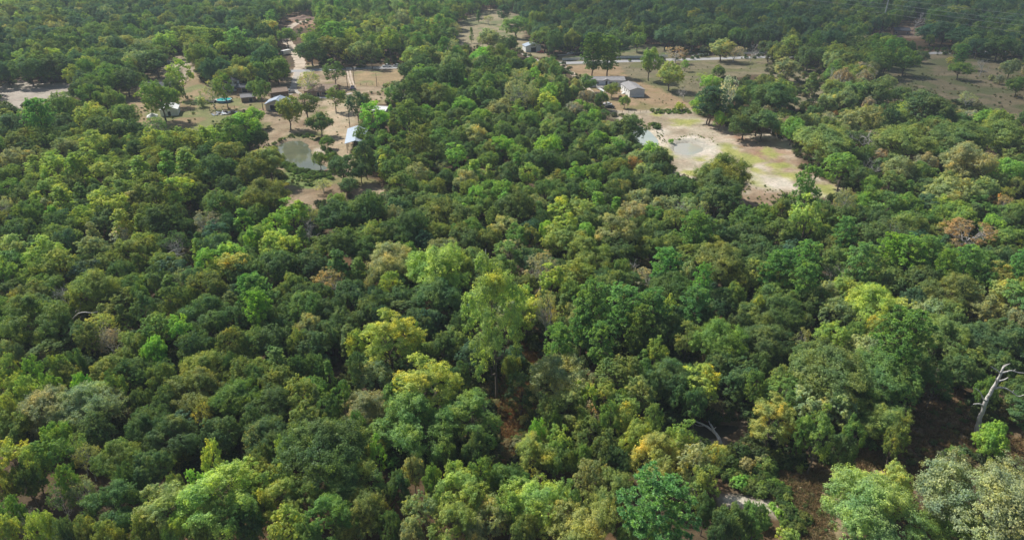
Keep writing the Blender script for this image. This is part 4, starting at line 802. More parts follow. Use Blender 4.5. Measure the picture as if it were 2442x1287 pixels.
def scatter(name, rows, sources, label=None, cat=None):
    """ONE object that scatters its sources over points: rows (x, y, z, rot, sx, sz, src index, tint)"""
    A = np.array([r[:7] for r in rows], float); Tn = np.array([r[7] for r in rows], float)
    me = bpy.data.meshes.new(name); me.vertices.add(len(A)); me.vertices.foreach_set('co', A[:, :3].astype(np.float32).ravel())
    def attr(nm, ty, data, field='value'):
        q = me.attributes.new(nm, ty, 'POINT'); q.data.foreach_set(field, data)
    attr('pid', 'INT', A[:, 6].astype(np.int32))
    attr('turn', 'FLOAT_VECTOR', np.column_stack([A[:, 0] * 0, A[:, 0] * 0, A[:, 3]]).astype(np.float32).ravel(), 'vector')
    attr('size', 'FLOAT_VECTOR', np.column_stack([A[:, 4], A[:, 4], A[:, 5]]).astype(np.float32).ravel(), 'vector')
    attr('tint', 'FLOAT_COLOR', np.column_stack([Tn, np.ones(len(Tn))]).astype(np.float32).ravel(), 'color')
    me.update(); ob = link(name, me); tag(ob, label, cat, kind='stuff')
    g = bpy.data.node_groups.new(name + '_scatter', 'GeometryNodeTree')
    g.interface.new_socket('Geometry', in_out='INPUT', socket_type='NodeSocketGeometry'); g.interface.new_socket('Geometry', in_out='OUTPUT', socket_type='NodeSocketGeometry')
    gi = g.nodes.new('NodeGroupInput'); go = g.nodes.new('NodeGroupOutput'); L = g.links
    def named(nm, ty):
        q = g.nodes.new('GeometryNodeInputNamedAttribute'); q.data_type = ty; q.inputs['Name'].default_value = nm; return q.outputs['Attribute']
    pid, turn, size = named('pid', 'INT'), named('turn', 'FLOAT_VECTOR'), named('size', 'FLOAT_VECTOR')
    er = g.nodes.new('FunctionNodeEulerToRotation'); L.new(turn, er.inputs[0])
    jo = g.nodes.new('GeometryNodeJoinGeometry')
    for k, pair in enumerate(sources):
        cmpn = g.nodes.new('FunctionNodeCompare'); cmpn.data_type = 'INT'; cmpn.operation = 'EQUAL'
        L.new(pid, cmpn.inputs[2]); cmpn.inputs[3].default_value = k
        jj = g.nodes.new('GeometryNodeJoinGeometry')
        for src in pair:
            if src is None: continue
            oi = g.nodes.new('GeometryNodeObjectInfo'); oi.transform_space = 'ORIGINAL'; oi.inputs['Object'].default_value = src; oi.inputs['As Instance'].default_value = False
            L.new(oi.outputs['Geometry'], jj.inputs[0])
        ip = g.nodes.new('GeometryNodeInstanceOnPoints'); L.new(gi.outputs[0], ip.inputs['Points']); L.new(cmpn.outputs[0], ip.inputs['Selection'])
        L.new(jj.outputs[0], ip.inputs['Instance']); L.new(er.outputs[0], ip.inputs['Rotation']); L.new(size, ip.inputs['Scale'])
        L.new(ip.outputs[0], jo.inputs[0])
    L.new(jo.outputs[0], go.inputs[0])
    md = ob.modifiers.new('scatter', 'NODES'); md.node_group = g
    return ob
keys = sorted(srcs); kidx = {k: i for i, k in enumerate(keys)}
rows = []
for t in mass:
    if t['y'] > 1000: continue
    k = (t['key'], t['var'])
    if k not in kidx:
        alt = [q for q in keys if q[0] == t['key']] or keys; k = alt[0]
    rows.append((t['x'], t['y'], 0, t['rot'], t['sx'], t['sz'], kidx[k], t['tint']))
scatter('woods', rows, [srcs[k] for k in keys], 'unbroken woods of mixed green trees filling the ground behind and between the nearer trees')
print('TREES', len(TREES), 'singles', len(singles), 'mass', len(rows), {k: len(v) for k, v in bykey.items()})

# low brush under and between the trees, and tufts of dry grass
def tuft_mesh(seed, n, h, wd, spread, droop):
    r = np.random.default_rng(seed); a = r.uniform(0, 6.28, n); q = r.uniform(0, spread, n)
    P = np.stack([np.cos(a) * q, np.sin(a) * q, np.zeros(n)], 1); d = unit(np.stack([np.cos(a) * droop, np.sin(a) * droop, np.ones(n)], 1) + r.normal(size=(n, 3)) * .25)
    hh = (h * r.uniform(.5, 1.2, n))[:, None]; s = unit(np.cross(d, r.normal(size=(n, 3)))) * wd
    V = np.stack([P - s, P + s, P + d * hh + s * .3, P + d * hh - s * .3], 1).reshape(-1, 3)
    return V, np.arange(4 * n).reshape(n, 4)
rb = np.random.default_rng(77); rows = []
shr = [k for k in keys if k[0] == 's']
opn = [inside(G[:1], np.zeros((3, 2)))]  # placeholder shape test
open_w = {k: wpoly(grow(v, 4)) for k, v in CLEAR.items()}
def is_open(P):
    r = np.zeros(len(P), bool)
    for k in ('lot','yard','mid','rear_field','house','bare','far_field','glade','dryspot','gap','bank','creek','track','strip','lane'):
        r |= inside(P, open_w[k])
    for wp, _ in POND_W.values(): r |= inside(P, wp.mean(0) + (wp - wp.mean(0)) * 1.3)
    return r
P = []
for _ in range(17500):
    yy = 84 + rb.random() ** 1.25 * 400; P.append((rb.uniform(-1, 1) * (yy * .8 + 12), yy))
P = np.array(P); op = is_open(P); P = P[~op][:13500]
for x, y_ in P:
    s_ = rb.uniform(.5, 1.5); c = rb.choice(list('DOGGODTG')); tn = np.array(TINT[c]) * rb.uniform(.9, 1.7)
    rows.append((x, y_, 0, rb.uniform(0, 6.28), s_, s_ * rb.uniform(.6, 1.1), rb.integers(0, len(shr)), tn))
# weeds and small clumps in the open, by the banks and pond rims
def strew(pxpoly, n, lo, hi, codes, dark=1.0):
    wp = wpoly(pxpoly); a, b = wp.min(0), wp.max(0); k = 0; tries = 0
    while k < n and tries < n * 30:
        tries += 1; q = np.array([[rb.uniform(a[0], b[0]), rb.uniform(a[1], b[1])]])
        if not inside(q, wp)[0]: continue
        s_ = rb.uniform(lo, hi); rows.append((q[0, 0], q[0, 1], 0, rb.uniform(0, 6.28), s_, s_ * rb.uniform(.5, .95), rb.integers(0, len(shr)), np.array(TINT[rb.choice(list(codes))]) * rb.uniform(1.3, 2.0) * dark)); k += 1
strew([(642,360),(655,335),(700,322),(745,322),(775,335),(770,345),(735,332),(690,328),(668,338),(660,360)], 70, .25, .7, 'GLGO')
strew([(660,366),(672,385),(715,405),(745,410),(790,415),(800,430),(740,425),(690,412),(655,385)], 140, .4, .95, 'GLLG')
strew([(768,350),(800,360),(830,400),(800,400),(780,385)], 60, .4, .9, 'GLG')
strew([(680,412),(790,425),(780,448),(690,440)], 70, .25, .6, 'LGY')
strew([(600,350),(640,330),(650,300),(610,310)], 25, .3, .7, 'GOY')
strew([(1548,262),(1640,262),(1650,272),(1560,272)], 120, .3, .7, 'LLY')
strew([(1605,330),(1650,320),(1700,330),(1710,345),(1690,335),(1650,328),(1615,338)], 50, .1, .28, 'YYLS', 1.3)
strew([(1545,293),(1580,312),(1590,340),(1580,345),(1565,320),(1540,300)], 50, .12, .35, 'YOS', 1.2)
strew([(1545,294),(1572,300),(1570,310),(1550,304)], 14, .6, 1.1, 'GD')
strew([(1760,430),(1900,460),(1950,475),(1850,490),(1770,485)], 70, .12, .42, 'OTYS', 1.3)
strew([(1480,275),(1700,275),(1890,350),(1700,350)], 16, .1, .3, 'OTYS', 1.3)
strew([(1480,160),(1800,160),(1720,240),(1660,262),(1520,250)], 130, .12, .42, 'OTST', 1.2)
strew([(1820,150),(2000,170),(2010,230),(1880,250)], 130, .25, .9, 'OGTSK', 1.1)
strew([(2080,180),(2442,160),(2442,280),(2150,225)], 190, .15, .6, 'OTSTK', 1.2)
strew([(300,235),(560,230),(620,260),(500,300),(340,290)], 70, .2, .7, 'OGY')
strew([(620,250),(840,240),(830,400),(770,320),(620,300)], 45, .12, .4, 'OTGY', 1.2)
strew([(840,225),(925,205),(925,245),(850,255)], 26, .2, .7, 'OGY')
strew([(850,360),(930,380),(920,420),(860,400)], 60, .2, .7, 'OGY')
strew([(1780,1130),(1830,1115),(1880,1170),(1890,1225),(1830,1190),(1760,1170),(1700,1120)], 120, .3, .85, 'LGGOY')
strew([(1860,1215),(1905,1210),(1925,1250),(1900,1287),(1870,1260)], 40, .3, .9, 'LGO')
strew([(1900,1100),(2300,950),(2442,1040),(2250,1090),(2160,1180),(2100,1110)], 80, .15, .6, 'OTRTG')
strew([(1900,1150),(1990,1150),(1990,1287),(1910,1287)], 16, .15, .4, 'OTG')
strew([(1175,900),(1250,880),(1290,960),(1235,1130),(1180,1130)], 130, .2, .9, 'RTROG')
strew([(1640,990),(1770,985),(1770,1010),(1640,1015)], 16, .4, .9, 'DDG', .8)
strew([(690,46),(745,40),(742,64),(712,70),(704,88),(722,90),(740,75)], 40, .4, 1.3, 'GLO')
scatter('undergrowth', rows, [srcs[k] for k in shr], 'low green and rusty brush growing under and between the trees')
# dry grass
tufts = []
M['straw'] = leafmat('dry_grass_blades', 0.3, 0.5, 0.02)
gt = bpy.data.objects
rows = []
def strew_grass(pxpoly, n, lo, hi, cols):
    wp = wpoly(pxpoly); a, b = wp.min(0), wp.max(0); q = rb.uniform(a, b, (n * 4, 2)); q = q[inside(q, wp)][:n]
    for x, y_ in q:
        s_ = rb.uniform(lo, hi); rows.append((x, y_, s_ , rb.choice(len(cols)), cols))
strew_grass(CLEAR['glade'], 2600, .3, 1.0, [(.26,.19,.09), (.30,.20,.10), (.22,.14,.07), (.16,.16,.06)])
strew_grass([(1840,1135),(1990,1120),(1990,1320),(1900,1320)], 1400, .2, .6, [(.36,.28,.15), (.30,.22,.11), (.20,.20,.08)])
strew_grass([(1160,880),(1300,870),(1300,1000),(1240,1140),(1170,1140)], 2600, .4, 1.2, [(.34,.18,.07), (.40,.26,.11), (.26,.13,.05), (.20,.20,.07)])
strew_grass([(1235,790),(1305,790),(1305,880),(1235,880)], 700, .4, 1.1, [(.34,.18,.07), (.40,.26,.11)])
strew_grass(grow(CLEAR['left_gap'], 10), 500, .3, .9, [(.26,.15,.07), (.30,.22,.11)])
strew_grass([(1760,1120),(1850,1130),(1900,1230),(1840,1190)], 500, .3, .9, [(.30,.22,.11), (.16,.18,.06)])
VV, FF, CC = [], [], []; nb = 0
for i, (x, y_, s_, ci, cols) in enumerate(rows):
    V, Fq = tuft_mesh(5000 + i % 40, 16, .75 * s_, .035 + .03 * s_, .45 * s_ + .1, .8)
    VV.append(V + np.array([x, y_, -.03])); FF.append(Fq + nb); nb += len(V); CC.append(np.tile(np.array(cols[ci]) * rb.uniform(.75, 1.25), (len(V), 1)))
m, ns, ls = newmat('dry_grass'); a = N(ns, "ShaderNodeAttribute", attribute_name='blade')
d = N(ns, "ShaderNodeBsdfDiffuse"); ls.new(a.outputs['Color'], d.inputs[0]); tr_ = N(ns, "ShaderNodeBsdfTranslucent"); ls.new(a.outputs['Color'], tr_.inputs[0])
mx = N(ns, "ShaderNodeMixShader"); mx.inputs[0].default_value = .3; ls.new(d.outputs[0], mx.inputs[1]); ls.new(tr_.outputs[0], mx.inputs[2])
o = N(ns, "ShaderNodeOutputMaterial"); ls.new(mx.outputs[0], o.inputs[0])
me = fast_mesh('grass', np.vstack(VV), np.vstack(FF), [m]); CC = np.vstack(CC)
if len(me.vertices) == len(CC):
    q = me.color_attributes.new('blade', 'FLOAT_COLOR', 'POINT'); q.data.foreach_set('color', np.column_stack([CC, np.ones(len(CC))]).astype(np.float32).ravel())
tag(link('grass', me), 'tufts of dry rusty and straw-coloured grass on open ground', kind='stuff')
# ------------------------------------------------------------------ buildings
def gable(name, px, py, w_, d_, h, rise, yaw, wall, roof, label, cat='house', over=0.35, wins=(), doors=(), skirt=None, anchor='front', ridge='x', shutters=False, open_front=False, group=None):
    """local x along the width, y away from the camera; origin at the middle of the front foot"""
    p = at(px, py); e = empty(name, (p[0], p[1], 0), math.radians(yaw)); tag(e, label, cat, group)
    x0, x1 = -w_ / 2, w_ / 2
    b = MB()
    z0 = 0.0
    if skirt:
        MB().box(x0 + .04, .04, -.05, x1 - .04, d_ - .04, skirt).build('skirting', M['white'], e); z0 = skirt
    if not open_front:
        if ridge == 'x': b.box(x0, 0, z0, x1, d_, h); 
        else: b.box(x0, 0, z0, x1, d_, h)
        if ridge == 'x':
            for xx in (x0 + .002, x1 - .002):
                s_ = .004 if xx < 0 else -.004
                b.add([(xx, .002, h), (xx, d_ - .002, h), (xx, d_ / 2, h + rise - .04), (xx + s_, .002, h), (xx + s_, d_ - .002, h), (xx + s_, d_ / 2, h + rise - .04)], [(0,1,2),(5,4,3),(0,3,4,1),(1,4,5,2),(2,5,3,0)])
        else:
            for yy in (.002, d_ - .002):
                s_ = .004 if yy < 1 else -.004
                b.add([(x0 + .002, yy, h), (x1 - .002, yy, h), (0, yy, h + rise - .04), (x0 + .002, yy + s_, h), (x1 - .002, yy + s_, h), (0, yy + s_, h + rise - .04)], [(0,1,2),(5,4,3),(0,3,4,1),(1,4,5,2),(2,5,3,0)])
        b.build('wall', wall, e)
    else:
        for xx in (x0 + .15, 0, x1 - .15):
            for yy in np.linspace(.15, d_ - .15, max(2, int(d_ / 4) + 1)): MB().box(xx - .09, yy - .09, -.1, xx + .09, yy + .09, h).build('post', M['wood'], e)
    r = MB(); t = .14
    if ridge == 'x':
        sl = rise / (d_ / 2); zz = h - over * sl
        r.prism([(0, 0)] * 0 or [(-over, zz), (-over, zz + t), (d_ / 2, h + rise + t), (d_ + over, zz + t), (d_ + over, zz), (d_ / 2, h + rise)], x0 - over, x1 + over)
        r.v = [(y, x, z_) for x, y, z_ in r.v]
    else:
        sl = rise / (w_ / 2); zz = h - over * sl
        r.prism([(x0 - over, zz), (x0 - over, zz + t), (0, h + rise + t), (x1 + over, zz + t), (x1 + over, zz), (0, h + rise)], -over, d_ + over)
    ro = r.build('roof', roof, e)
    c = MB()
    if ridge == 'x': c.box(x0 - over - .02, d_ / 2 - .18, h + rise + t - .02, x1 + over + .02, d_ / 2 + .18, h + rise + t + .05)
    else: c.box(-.18, -over - .02, h + rise + t - .02, .18, d_ + over + .02, h + rise + t + .05)
    c.build('ridge_cap', roof, ro)
    def opening(side, u, zb, ww, hh, door=False):
        """side: f front, l left, r right"""
        fr = MB(); pn = MB(); k = .07
        def bx(mb, u0, u1, za, zc, o0, o1):
            if side == 'f': mb.box(u0, -o1, za, u1, -o0, zc)
            elif side == 'l': mb.box(x0 - o1, u0, za, x0 - o0, u1, zc)
            else: mb.box(x1 + o0, u0, za, x1 + o1, u1, zc)
        u0, u1 = u - ww / 2, u + ww / 2
        bx(fr, u0 - k, u0, zb - k, zb + hh + k, 0, .06); bx(fr, u1, u1 + k, zb - k, zb + hh + k, 0, .06)
        bx(fr, u0, u1, zb - k, zb, 0, .06); bx(fr, u0, u1, zb + hh, zb + hh + k, 0, .06)
        bx(pn, u0, u1, zb, zb + hh, .0, .03)
        f = fr.build('door_frame' if door else 'window', M['white'], e)
        pn.build('door' if door else 'pane', M['dark'] if door else M['glass'], f)
        if shutters and not door:
            sh = MB(); bx(sh, u0 - k - .38, u0 - k - .02, zb - .02, zb + hh + .02, 0, .05); bx(sh, u1 + k + .02, u1 + k + .38, zb - .02, zb + hh + .02, 0, .05); sh.build('shutter', M['dark'], f)
    for q in wins: opening(q[0], q[1], q[2], q[3], q[4])
    for q in doors: opening(q[0], q[1], q[2], q[3], q[4], True)
    return e
h1 = gable('mobile_home', 1443, 208, 20.6, 8.2, 3.4, 1.15, 2.0, M['grey_wall'], M['roof_grey'], 'long pale grey mobile home with grey shingle roof and white skirting behind the deck', 'mobile home',
      skirt=1.0, wins=[('f', -8.7, 1.7, .9, 1.0), ('f', -6.3, 1.7, .8, .9), ('f', -4.1, 1.7, 1.3, 1.0), ('f', 2.9, 1.8, 1.6, 1.0), ('f', 6.0, 1.7, .8, .9), ('f', 8.4, 1.7, 1.1, 1.0), ('l', 4.0, 1.8, 1.0, 1.0)], doors=[('f', .6, 1.05, 1.0, 2.05)])
# porch dormer over the door and the deck in front with railings and steps
MB().prism([(-2.0, 3.45), (0, 4.35), (2.0, 3.45)], -.5, 3.2).build('porch_gable', M['roof_grey'], h1).location = (.6, 0, 0)
dk = MB(); dk.box(-5.2, -5.4, .85, 3.4, -.05, 1.0).build('deck', M['wood'], h1)
rl = MB()
for a_, b_, c_, d_ in ((-5.2, -5.4, 3.4, -5.34), (-5.2, -5.4, -5.14, -.1), (3.34, -5.4, 3.4, -.1)):
    rl.box(a_, b_, 1.85, c_, d_, 1.95); rl.box(a_, b_, 1.15, c_, d_, 1.22)
    n = int(max(abs(c_ - a_), abs(d_ - b_)) / .3)
    for k in range(n + 1):
        t = k / n; x = a_ + (c_ - a_ - .06) * t if abs(c_ - a_) > 1 else a_; y_ = b_ + (d_ - b_ - .06) * t if abs(d_ - b_) > 1 else b_
        rl.box(x, y_, .0 if k % 5 == 0 else 1.0, x + .06, y_ + .06, 1.9)
rl.build('railing', M['white'], h1)
rp = MB(); rp.add([(-5.2,-5.45,.95),(-3.4,-5.45,.95),(-1.2,-10.2,.03),(-3.0,-10.2,.03),(-5.2,-5.45,.85),(-3.4,-5.45,.85),(-1.2,-10.2,-.05),(-3.0,-10.2,-.05)], [(0,1,2,3),(7,6,5,4),(0,4,5,1),(1,5,6,2),(2,6,7,3),(3,7,4,0)])
for xx in (0, 1.8):
    for k in range(7):
        t = k / 6; rp.box(-5.2 + xx + 2.2 * t - .03, -5.45 - 4.75 * t - .03, .9 * (1 - t), -5.2 + xx + 2.2 * t + .03, -5.45 - 4.75 * t + .03, .9 * (1 - t) + .95)
    rp.tube((-5.2 + xx, -5.45, 1.85), (-3.0 + xx, -10.2, .95), .045, n=4)
rp.build('ramp', M['white'], h1)
h2 = gable('mobile_home', 1518.5, 232, 7.6, 15.5, 3.55, 1.0, 8, M['white_wall'], M['roof_grey'], 'second mobile home, its pale gable end facing us, light grey shingle roof', 'mobile home', skirt=1.0, ridge='y',
      wins=[('l', 2.6, 1.8, .8, .9), ('l', 5.4, 1.8, 1.0, 1.0), ('l', 12.4, 1.8, .9, .9)], doors=[('l', 8.4, 1.05, 1.0, 2.0)])
st = MB()
for k in range(5): st.box(-3.8 - .3 * (k + 1), 7.4, 0, -3.8 - .3 * k, 9.2, 1.0 - .2 * k)
for yy in (7.4, 9.2): st.tube((-3.85, yy, 1.95), (-5.3, yy, 1.05), .045, n=4); st.tube((-5.3, yy, 0), (-5.3, yy, 1.1), .05, n=4)
st.build('steps', M['white'], h2)
gp = MB().prism([(-3.797, 1.0), (3.797, 1.0), (3.797, 3.5), (0, 4.46), (-3.797, 3.5)], -.02, -.004).build('gable_panel', M['grey_wall'], h2)
gable('farm_house', 762, 231, 15, 11.5, 3.0, 1.9, -3, M['brick'], M['roof_brown'], 'low brick house with broad brown shingle roof between two shade trees', 'house', over=.6,
      wins=[('f', -5, 1.0, 1.6, 1.2), ('f', 2.6, 1.0, 2.4, 1.3)], doors=[('f', -.5, .05, 1.1, 2.1)])
MB().box(-8.5, -3.4, 0, 8.5, -.6, .18).build('patio', M['concrete'], bpy.data.objects['farm_house'])
gable('garage', 661, 264, 10.0, 9.0, 3.1, 1.7, 4, M['cream_wall'], M['roof_blue'], 'cream garage with striped blue-grey metal roof beside the bare yard tree', 'garage', ridge='y', over=.5, doors=[('f', -1.5, .05, 3.0, 2.5), ('f', 3.2, .05, 1.0, 2.1)])
bn = gable('pole_barn', 850, 364, 7.0, 20, 3.8, .9, 9, M['wood'], M['roof_metal'], 'open-sided barn under a long pale blue metal roof', 'barn', ridge='y', over=.5, open_front=True)
sk = MB()
for k in range(6): sk.box(.6, 1.5 + k * 3.2, 0, 3.6, 2.4 + k * 3.2, .02)
MB().box(-3.3, 19.7, 0, 3.3, 19.8, 3.6).build('back_wall', M['wood'], bn)
gable('farm_house', 375, 222, 14.5, 9, 3.0, 1.6, 8, M['cream_wall'], M['roof_dark'], 'low house with wide blue-black roof, shaded by the spreading trees', 'house', over=.5, wins=[('f', -4, 1.0, 1.4, 1.1), ('f', 3, 1.0, 1.6, 1.1)], doors=[('f', 0, .05, 1.0, 2.1)])
hw = gable('farm_house', 553, 218, 8.5, 7.5, 5.4, 2.0, 22, M['white_wall'], M['roof_dark'], 'tall white two-storey house with steep dark roof', 'house', over=.35, shutters=True,
      wins=[('f', -2.4, .9, 1.0, 1.3), ('f', 2.4, .9, 1.0, 1.3), ('f', -2.4, 3.6, .9, 1.2), ('f', 0, 3.6, .9, 1.2), ('f', 2.4, 3.6, .9, 1.2), ('r', 3.7, 3.7, .8, 1.0)], doors=[('f', 0, .05, 1.0, 2.1)])
gable('garage', 584, 221, 7.6, 6.5, 2.6, 1.2, 10, M['brown_wall'], M['roof_dark'], 'low dark-roofed outbuilding at the right of the two-storey white house', 'outbuilding', doors=[('f', 0, .05, 2.4, 2.1)])
gable('storage_shed', 405, 277, 7.2, 9.0, 2.9, 1.3, 18, M['white_wall'], M['white'], 'long white shed with white roof beside the big shade tree', 'shed', ridge='y', doors=[('f', 0, .05, 1.2, 2.0)], wins=[('r', 4, 1.1, .8, .8), ('r', 7, 1.1, .8, .8)])
gable('lean_to', 594, 244, 6.4, 5.0, 2.5, 1.1, 24, M['brown_wall'], M['roof_grey'], 'small brown-walled shed with grey roof at the yard edge', 'shed', doors=[('f', 1.0, .05, 1.6, 1.9)])
gable('storage_shed', 1272, 124, 10.5, 8.5, 3.6, 1.5, 14, M['white_wall'], M['roof_metal'], 'white metal-roofed garage beyond the road with a red car at its side', 'garage', ridge='y', doors=[('f', 0, .05, 3.4, 2.7)])
gable('storage_shed', 960, 247, 8.5, 3.2, 2.7, .35, -2, M['white_wall'], M['white'], 'long white trailer-like shed under the loose grey-green tree', 'shed', wins=[('f', -2, 1.2, .8, .7), ('f', 2, 1.2, .8, .7)])
gable('storage_shed', 905, 279, 6.0, 6.0, 2.9, 1.1, -12, M['white_wall'], M['white'], 'small white-roofed shed half hidden behind the bright green trees', 'shed')
gable('storage_shed', 992, 308, 6.4, 5.5, 2.6, 1.0, -10, M['brown_wall'], M['roof_metal'], 'brown shed with pale metal roof right of the leaning trees', 'shed')
gable('storage_shed', 963, 298, 4.2, 4.0, 2.4, .9, 25, M['white_wall'], M['white'], 'tiny white shed left of the brown shed under trees', 'shed')
gable('farm_house', 1556, 82, 16, 10, 3.6, 1.4, -24, M['cream_wall'], M['roof_metal'], 'pale-roofed house showing through the far dark woods', 'house', wins=[('f', -4, 1, 1.4, 1.1), ('f', 4, 1, 1.4, 1.1)])
gable('farm_house', 2150, 84, 11, 8, 3.2, 1.6, -10, M['brick'], M['roof_dark'], 'dark-roofed house at the foot of the power line mast', 'house', wins=[('f', -4, 1, 1.4, 1.1), ('f', 4, 1, 1.4, 1.1)])
gable('farm_house', 668, 233, 8.5, 7, 2.8, 1.3, 30, M['brown_wall'], M['roof_brown'], 'small red-brown cabin under the trees above the cream garage', 'cabin')
gable('greenhouse', 1650, 96, 9, 8, 3.0, 1.2, 5, M['white_wall'], M['roof_metal'], 'little white-walled building deep in the trees beyond the road', 'outbuilding')
# open white canvas shelter, pool, junk
p = at(366, 289); e = empty('canvas_shelter', (p[0], p[1], 0), .4); tag(e, 'small white peaked canvas shelter on the left lawn', 'canopy')
MB().add([(-2.2,-2.2,2.2),(2.2,-2.2,2.2),(2.2,2.2,2.2),(-2.2,2.2,2.2),(0,0,3.6),(-2.2,-2.2,2.1),(2.2,-2.2,2.1),(2.2,2.2,2.1),(-2.2,2.2,2.1)], [(0,1,4),(1,2,4),(2,3,4),(3,0,4),(0,5,6,1),(1,6,7,2),(2,7,8,3),(3,8,5,0),(8,7,6,5)]).build('roof', M['canvas'], e)
for sx_ in (-2.1, 2.1):
    for sy_ in (-2.1, 2.1): MB().tube((sx_, sy_, 0), (sx_, sy_, 2.2), .05).build('pole', M['steel'], e)
p = at(535, 243); e = empty('swimming_pool', (p[0], p[1], 0)); tag(e, 'round above-ground pool with turquoise water and blue sides', 'pool')
n = 24; ring = MB(); wat = MB(); rim = MB()
c_ = [(math.cos(2 * math.pi * k / n), math.sin(2 * math.pi * k / n)) for k in range(n)]
ring.add([(a * 3.5, b * 3.5, 0) for a, b in c_] + [(a * 3.5, b * 3.5, 1.25) for a, b in c_], [(k, (k + 1) % n, n + (k + 1) % n, n + k) for k in range(n)]).build('side', M['pool_wall'], e)
rim.add([(a * 3.4, b * 3.4, 1.27) for a, b in c_] + [(a * 3.68, b * 3.68, 1.27) for a, b in c_], [(k, (k + 1) % n, n + (k + 1) % n, n + k) for k in range(n)]).build('rim', M['white'], e)
wat.add([(a * 3.45, b * 3.45, 1.12) for a, b in c_], [tuple(range(n))]).build('water_surface', M['pool_water'], e)
ld = MB()
for xx in (-.3, .3): ld.tube((3.5 + xx * 0, xx, 1.9), (4.3, xx, 0), .05, n=5); ld.tube((3.4, xx, 1.9), (2.9, xx, .6), .05, n=5)
for k in range(4): ld.box(3.6 + k * .18, -.3, 1.3 - k * .38, 3.75 + k * .18, .3, 1.34 - k * .38)
ld.build('ladder', M['white'], e)
MB().box(-6.6, -2.4, .5, -3.75, 1.8, 1.15).build('deck', M['wood'], e)
rj = random.Random(5)
p = at(537, 272); jb = empty('scrap_pile', (p[0], p[1], 0)); tag(jb, 'low pile of pale boards and scrap on the lawn below the pool', 'scrap pile')
for k, (mt, nm) in enumerate((('white', 'board'), ('wood', 'plank'), ('roof_metal', 'metal_sheet'), ('concrete', 'slab'), ('wood', 'plank'), ('white', 'board'), ('brown_wall', 'crate'), ('roof_metal', 'metal_sheet'), ('white', 'board'))):
    for q in range(3):
        L_ = rj.uniform(1.2, 3.4); ob = MB().box(-L_ / 2, -rj.uniform(.2, .7), -.06, L_ / 2, rj.uniform(.2, .6), .08 if nm != 'crate' else .8).build(nm, M[mt], jb)
        ob.location = (rj.uniform(-4.6, 4.6), rj.uniform(-2.6, 2.6), .15 + rj.random() * .45); ob.rotation_euler = (rj.uniform(-.2, .2), rj.uniform(-.2, .2), rj.uniform(0, 3.1))
# ------------------------------------------------------------------ vehicles
def wheel(parent, x, y, r=.36):
    w_ = MB().tube((x, y - .12, r), (x, y + .12, r), r, n=14).build('wheel', M['rubber'], parent)
    MB().tube((x, y - .135, r), (x, y + .135, r), r * .55, n=10).build('rim', M['steel'], w_)
def car(px, py, yaw, paint, label, pickup=False, group='vehicles parked by the road and houses'):
    p = at(px, py); e = empty('parked_pickup' if pickup else 'parked_car', (p[0], p[1], .06), math.radians(yaw)); tag(e, label, 'pickup' if pickup else 'car', group)
    L_ = 5.6 if pickup else 4.6; hl = L_ / 2; z = .32; k = 1.0 if not pickup else 1.12
    if pickup: prof = [(-hl, .45), (-hl, 1.12), (-.62, 1.12), (-.55, 1.15), (.95, 1.15), (hl - .35, 1.08), (hl, .9), (hl, .42), (hl - .4, z), (-hl + .4, z)]
    else: prof = [(-hl, .5), (-hl + .08, .92), (-hl + .8, .98), (1.0, .98), (hl - .5, .84), (hl, .66), (hl, .38), (hl - .35, z), (-hl + .35, z)]
    b = MB().prism(prof, -.92, .92).build('body', M['paint_' + paint], e, bevel=.06)
    if pickup: cab = [(-.58, 1.14), (-.5, 1.72), (.5, 1.76), (1.25, 1.15)]
    else: cab = [(-1.75, .97), (-1.05, 1.42), (.25, 1.46), (1.15, .97)]
    MB().prism(cab, -.78, .78).build('window_glass', M['glass'], e, bevel=.04)
    rf = [(cab[1][0] - .04, cab[1][1] - .02), (cab[1][0] + .02, cab[1][1] + .05), (cab[2][0] - .02, cab[2][1] + .05), (cab[2][0] + .08, cab[2][1] - .03)]
    MB().prism(rf, -.76, .76).build('roof', M['paint_' + paint], e)
    for xx in (cab[0][0] + .1, (cab[1][0] + cab[2][0]) / 2):
        for s_ in (-1, 1): MB().box(xx - .05, s_ * .79 - .02, .98 * k, xx + .05, s_ * .79 + .02, cab[1][1]).build('pillar', M['paint_' + paint], e)
    if pickup: MB().box(-hl + .1, -.78, 1.125, -.72, .78, 1.135).build('cargo_bed', M['dark'], e)
    for xx in (-hl + .95, hl - .95):
        for s_ in (-1, 1): wheel(e, xx, s_ * .84)
    for s_ in (-1, 1):
        MB().box(hl - .06, s_ * .66 - .17, .62 * k, hl + .03, s_ * .66 + .17, .8 * k).build('headlight', M['lamp'], e)
        MB().box(-hl - .03, s_ * .7 - .12, .66 * k, -hl + .05, s_ * .7 + .12, .88 * k).build('tail_light', M['red_lamp'], e)
    MB().box(hl - .04, -.8, .36, hl + .08, .8, .5).build('bumper', M['steel'], e); MB().box(-hl - .08, -.8, .4, -hl + .04, .8, .54).build('bumper', M['steel'], e)
    return e
car(923, 160.5, 181, 'white', 'white pickup stopped on the paved road, left of the silver car', True)
car(946, 159.2, 182, 'silver', 'silver car on the paved road behind the white pickup')
car(841, 212, 275, 'blue', 'dark blue car at the foot of the two-rut driveway')
car(659, 232, 100, 'white', 'white pickup parked above the cream garage', True)
car(643, 216, 130, 'white', 'white car parked under the dark trees near the red-brown cabin')
car(1448, 252, 150, 'white', 'white car at the end of the mobile home driveway')
car(1454, 258, 165, 'black', 'black car beside the white one below the mobile homes')
car(1289, 127, 160, 'red', 'bright red car beside the white garage beyond the road')
car(1361, 130, 178, 'silver', 'silver car in the yard beyond the white rail fence')
car(1377, 131, 172, 'black', 'black pickup right of the silver car behind the white fence', True)
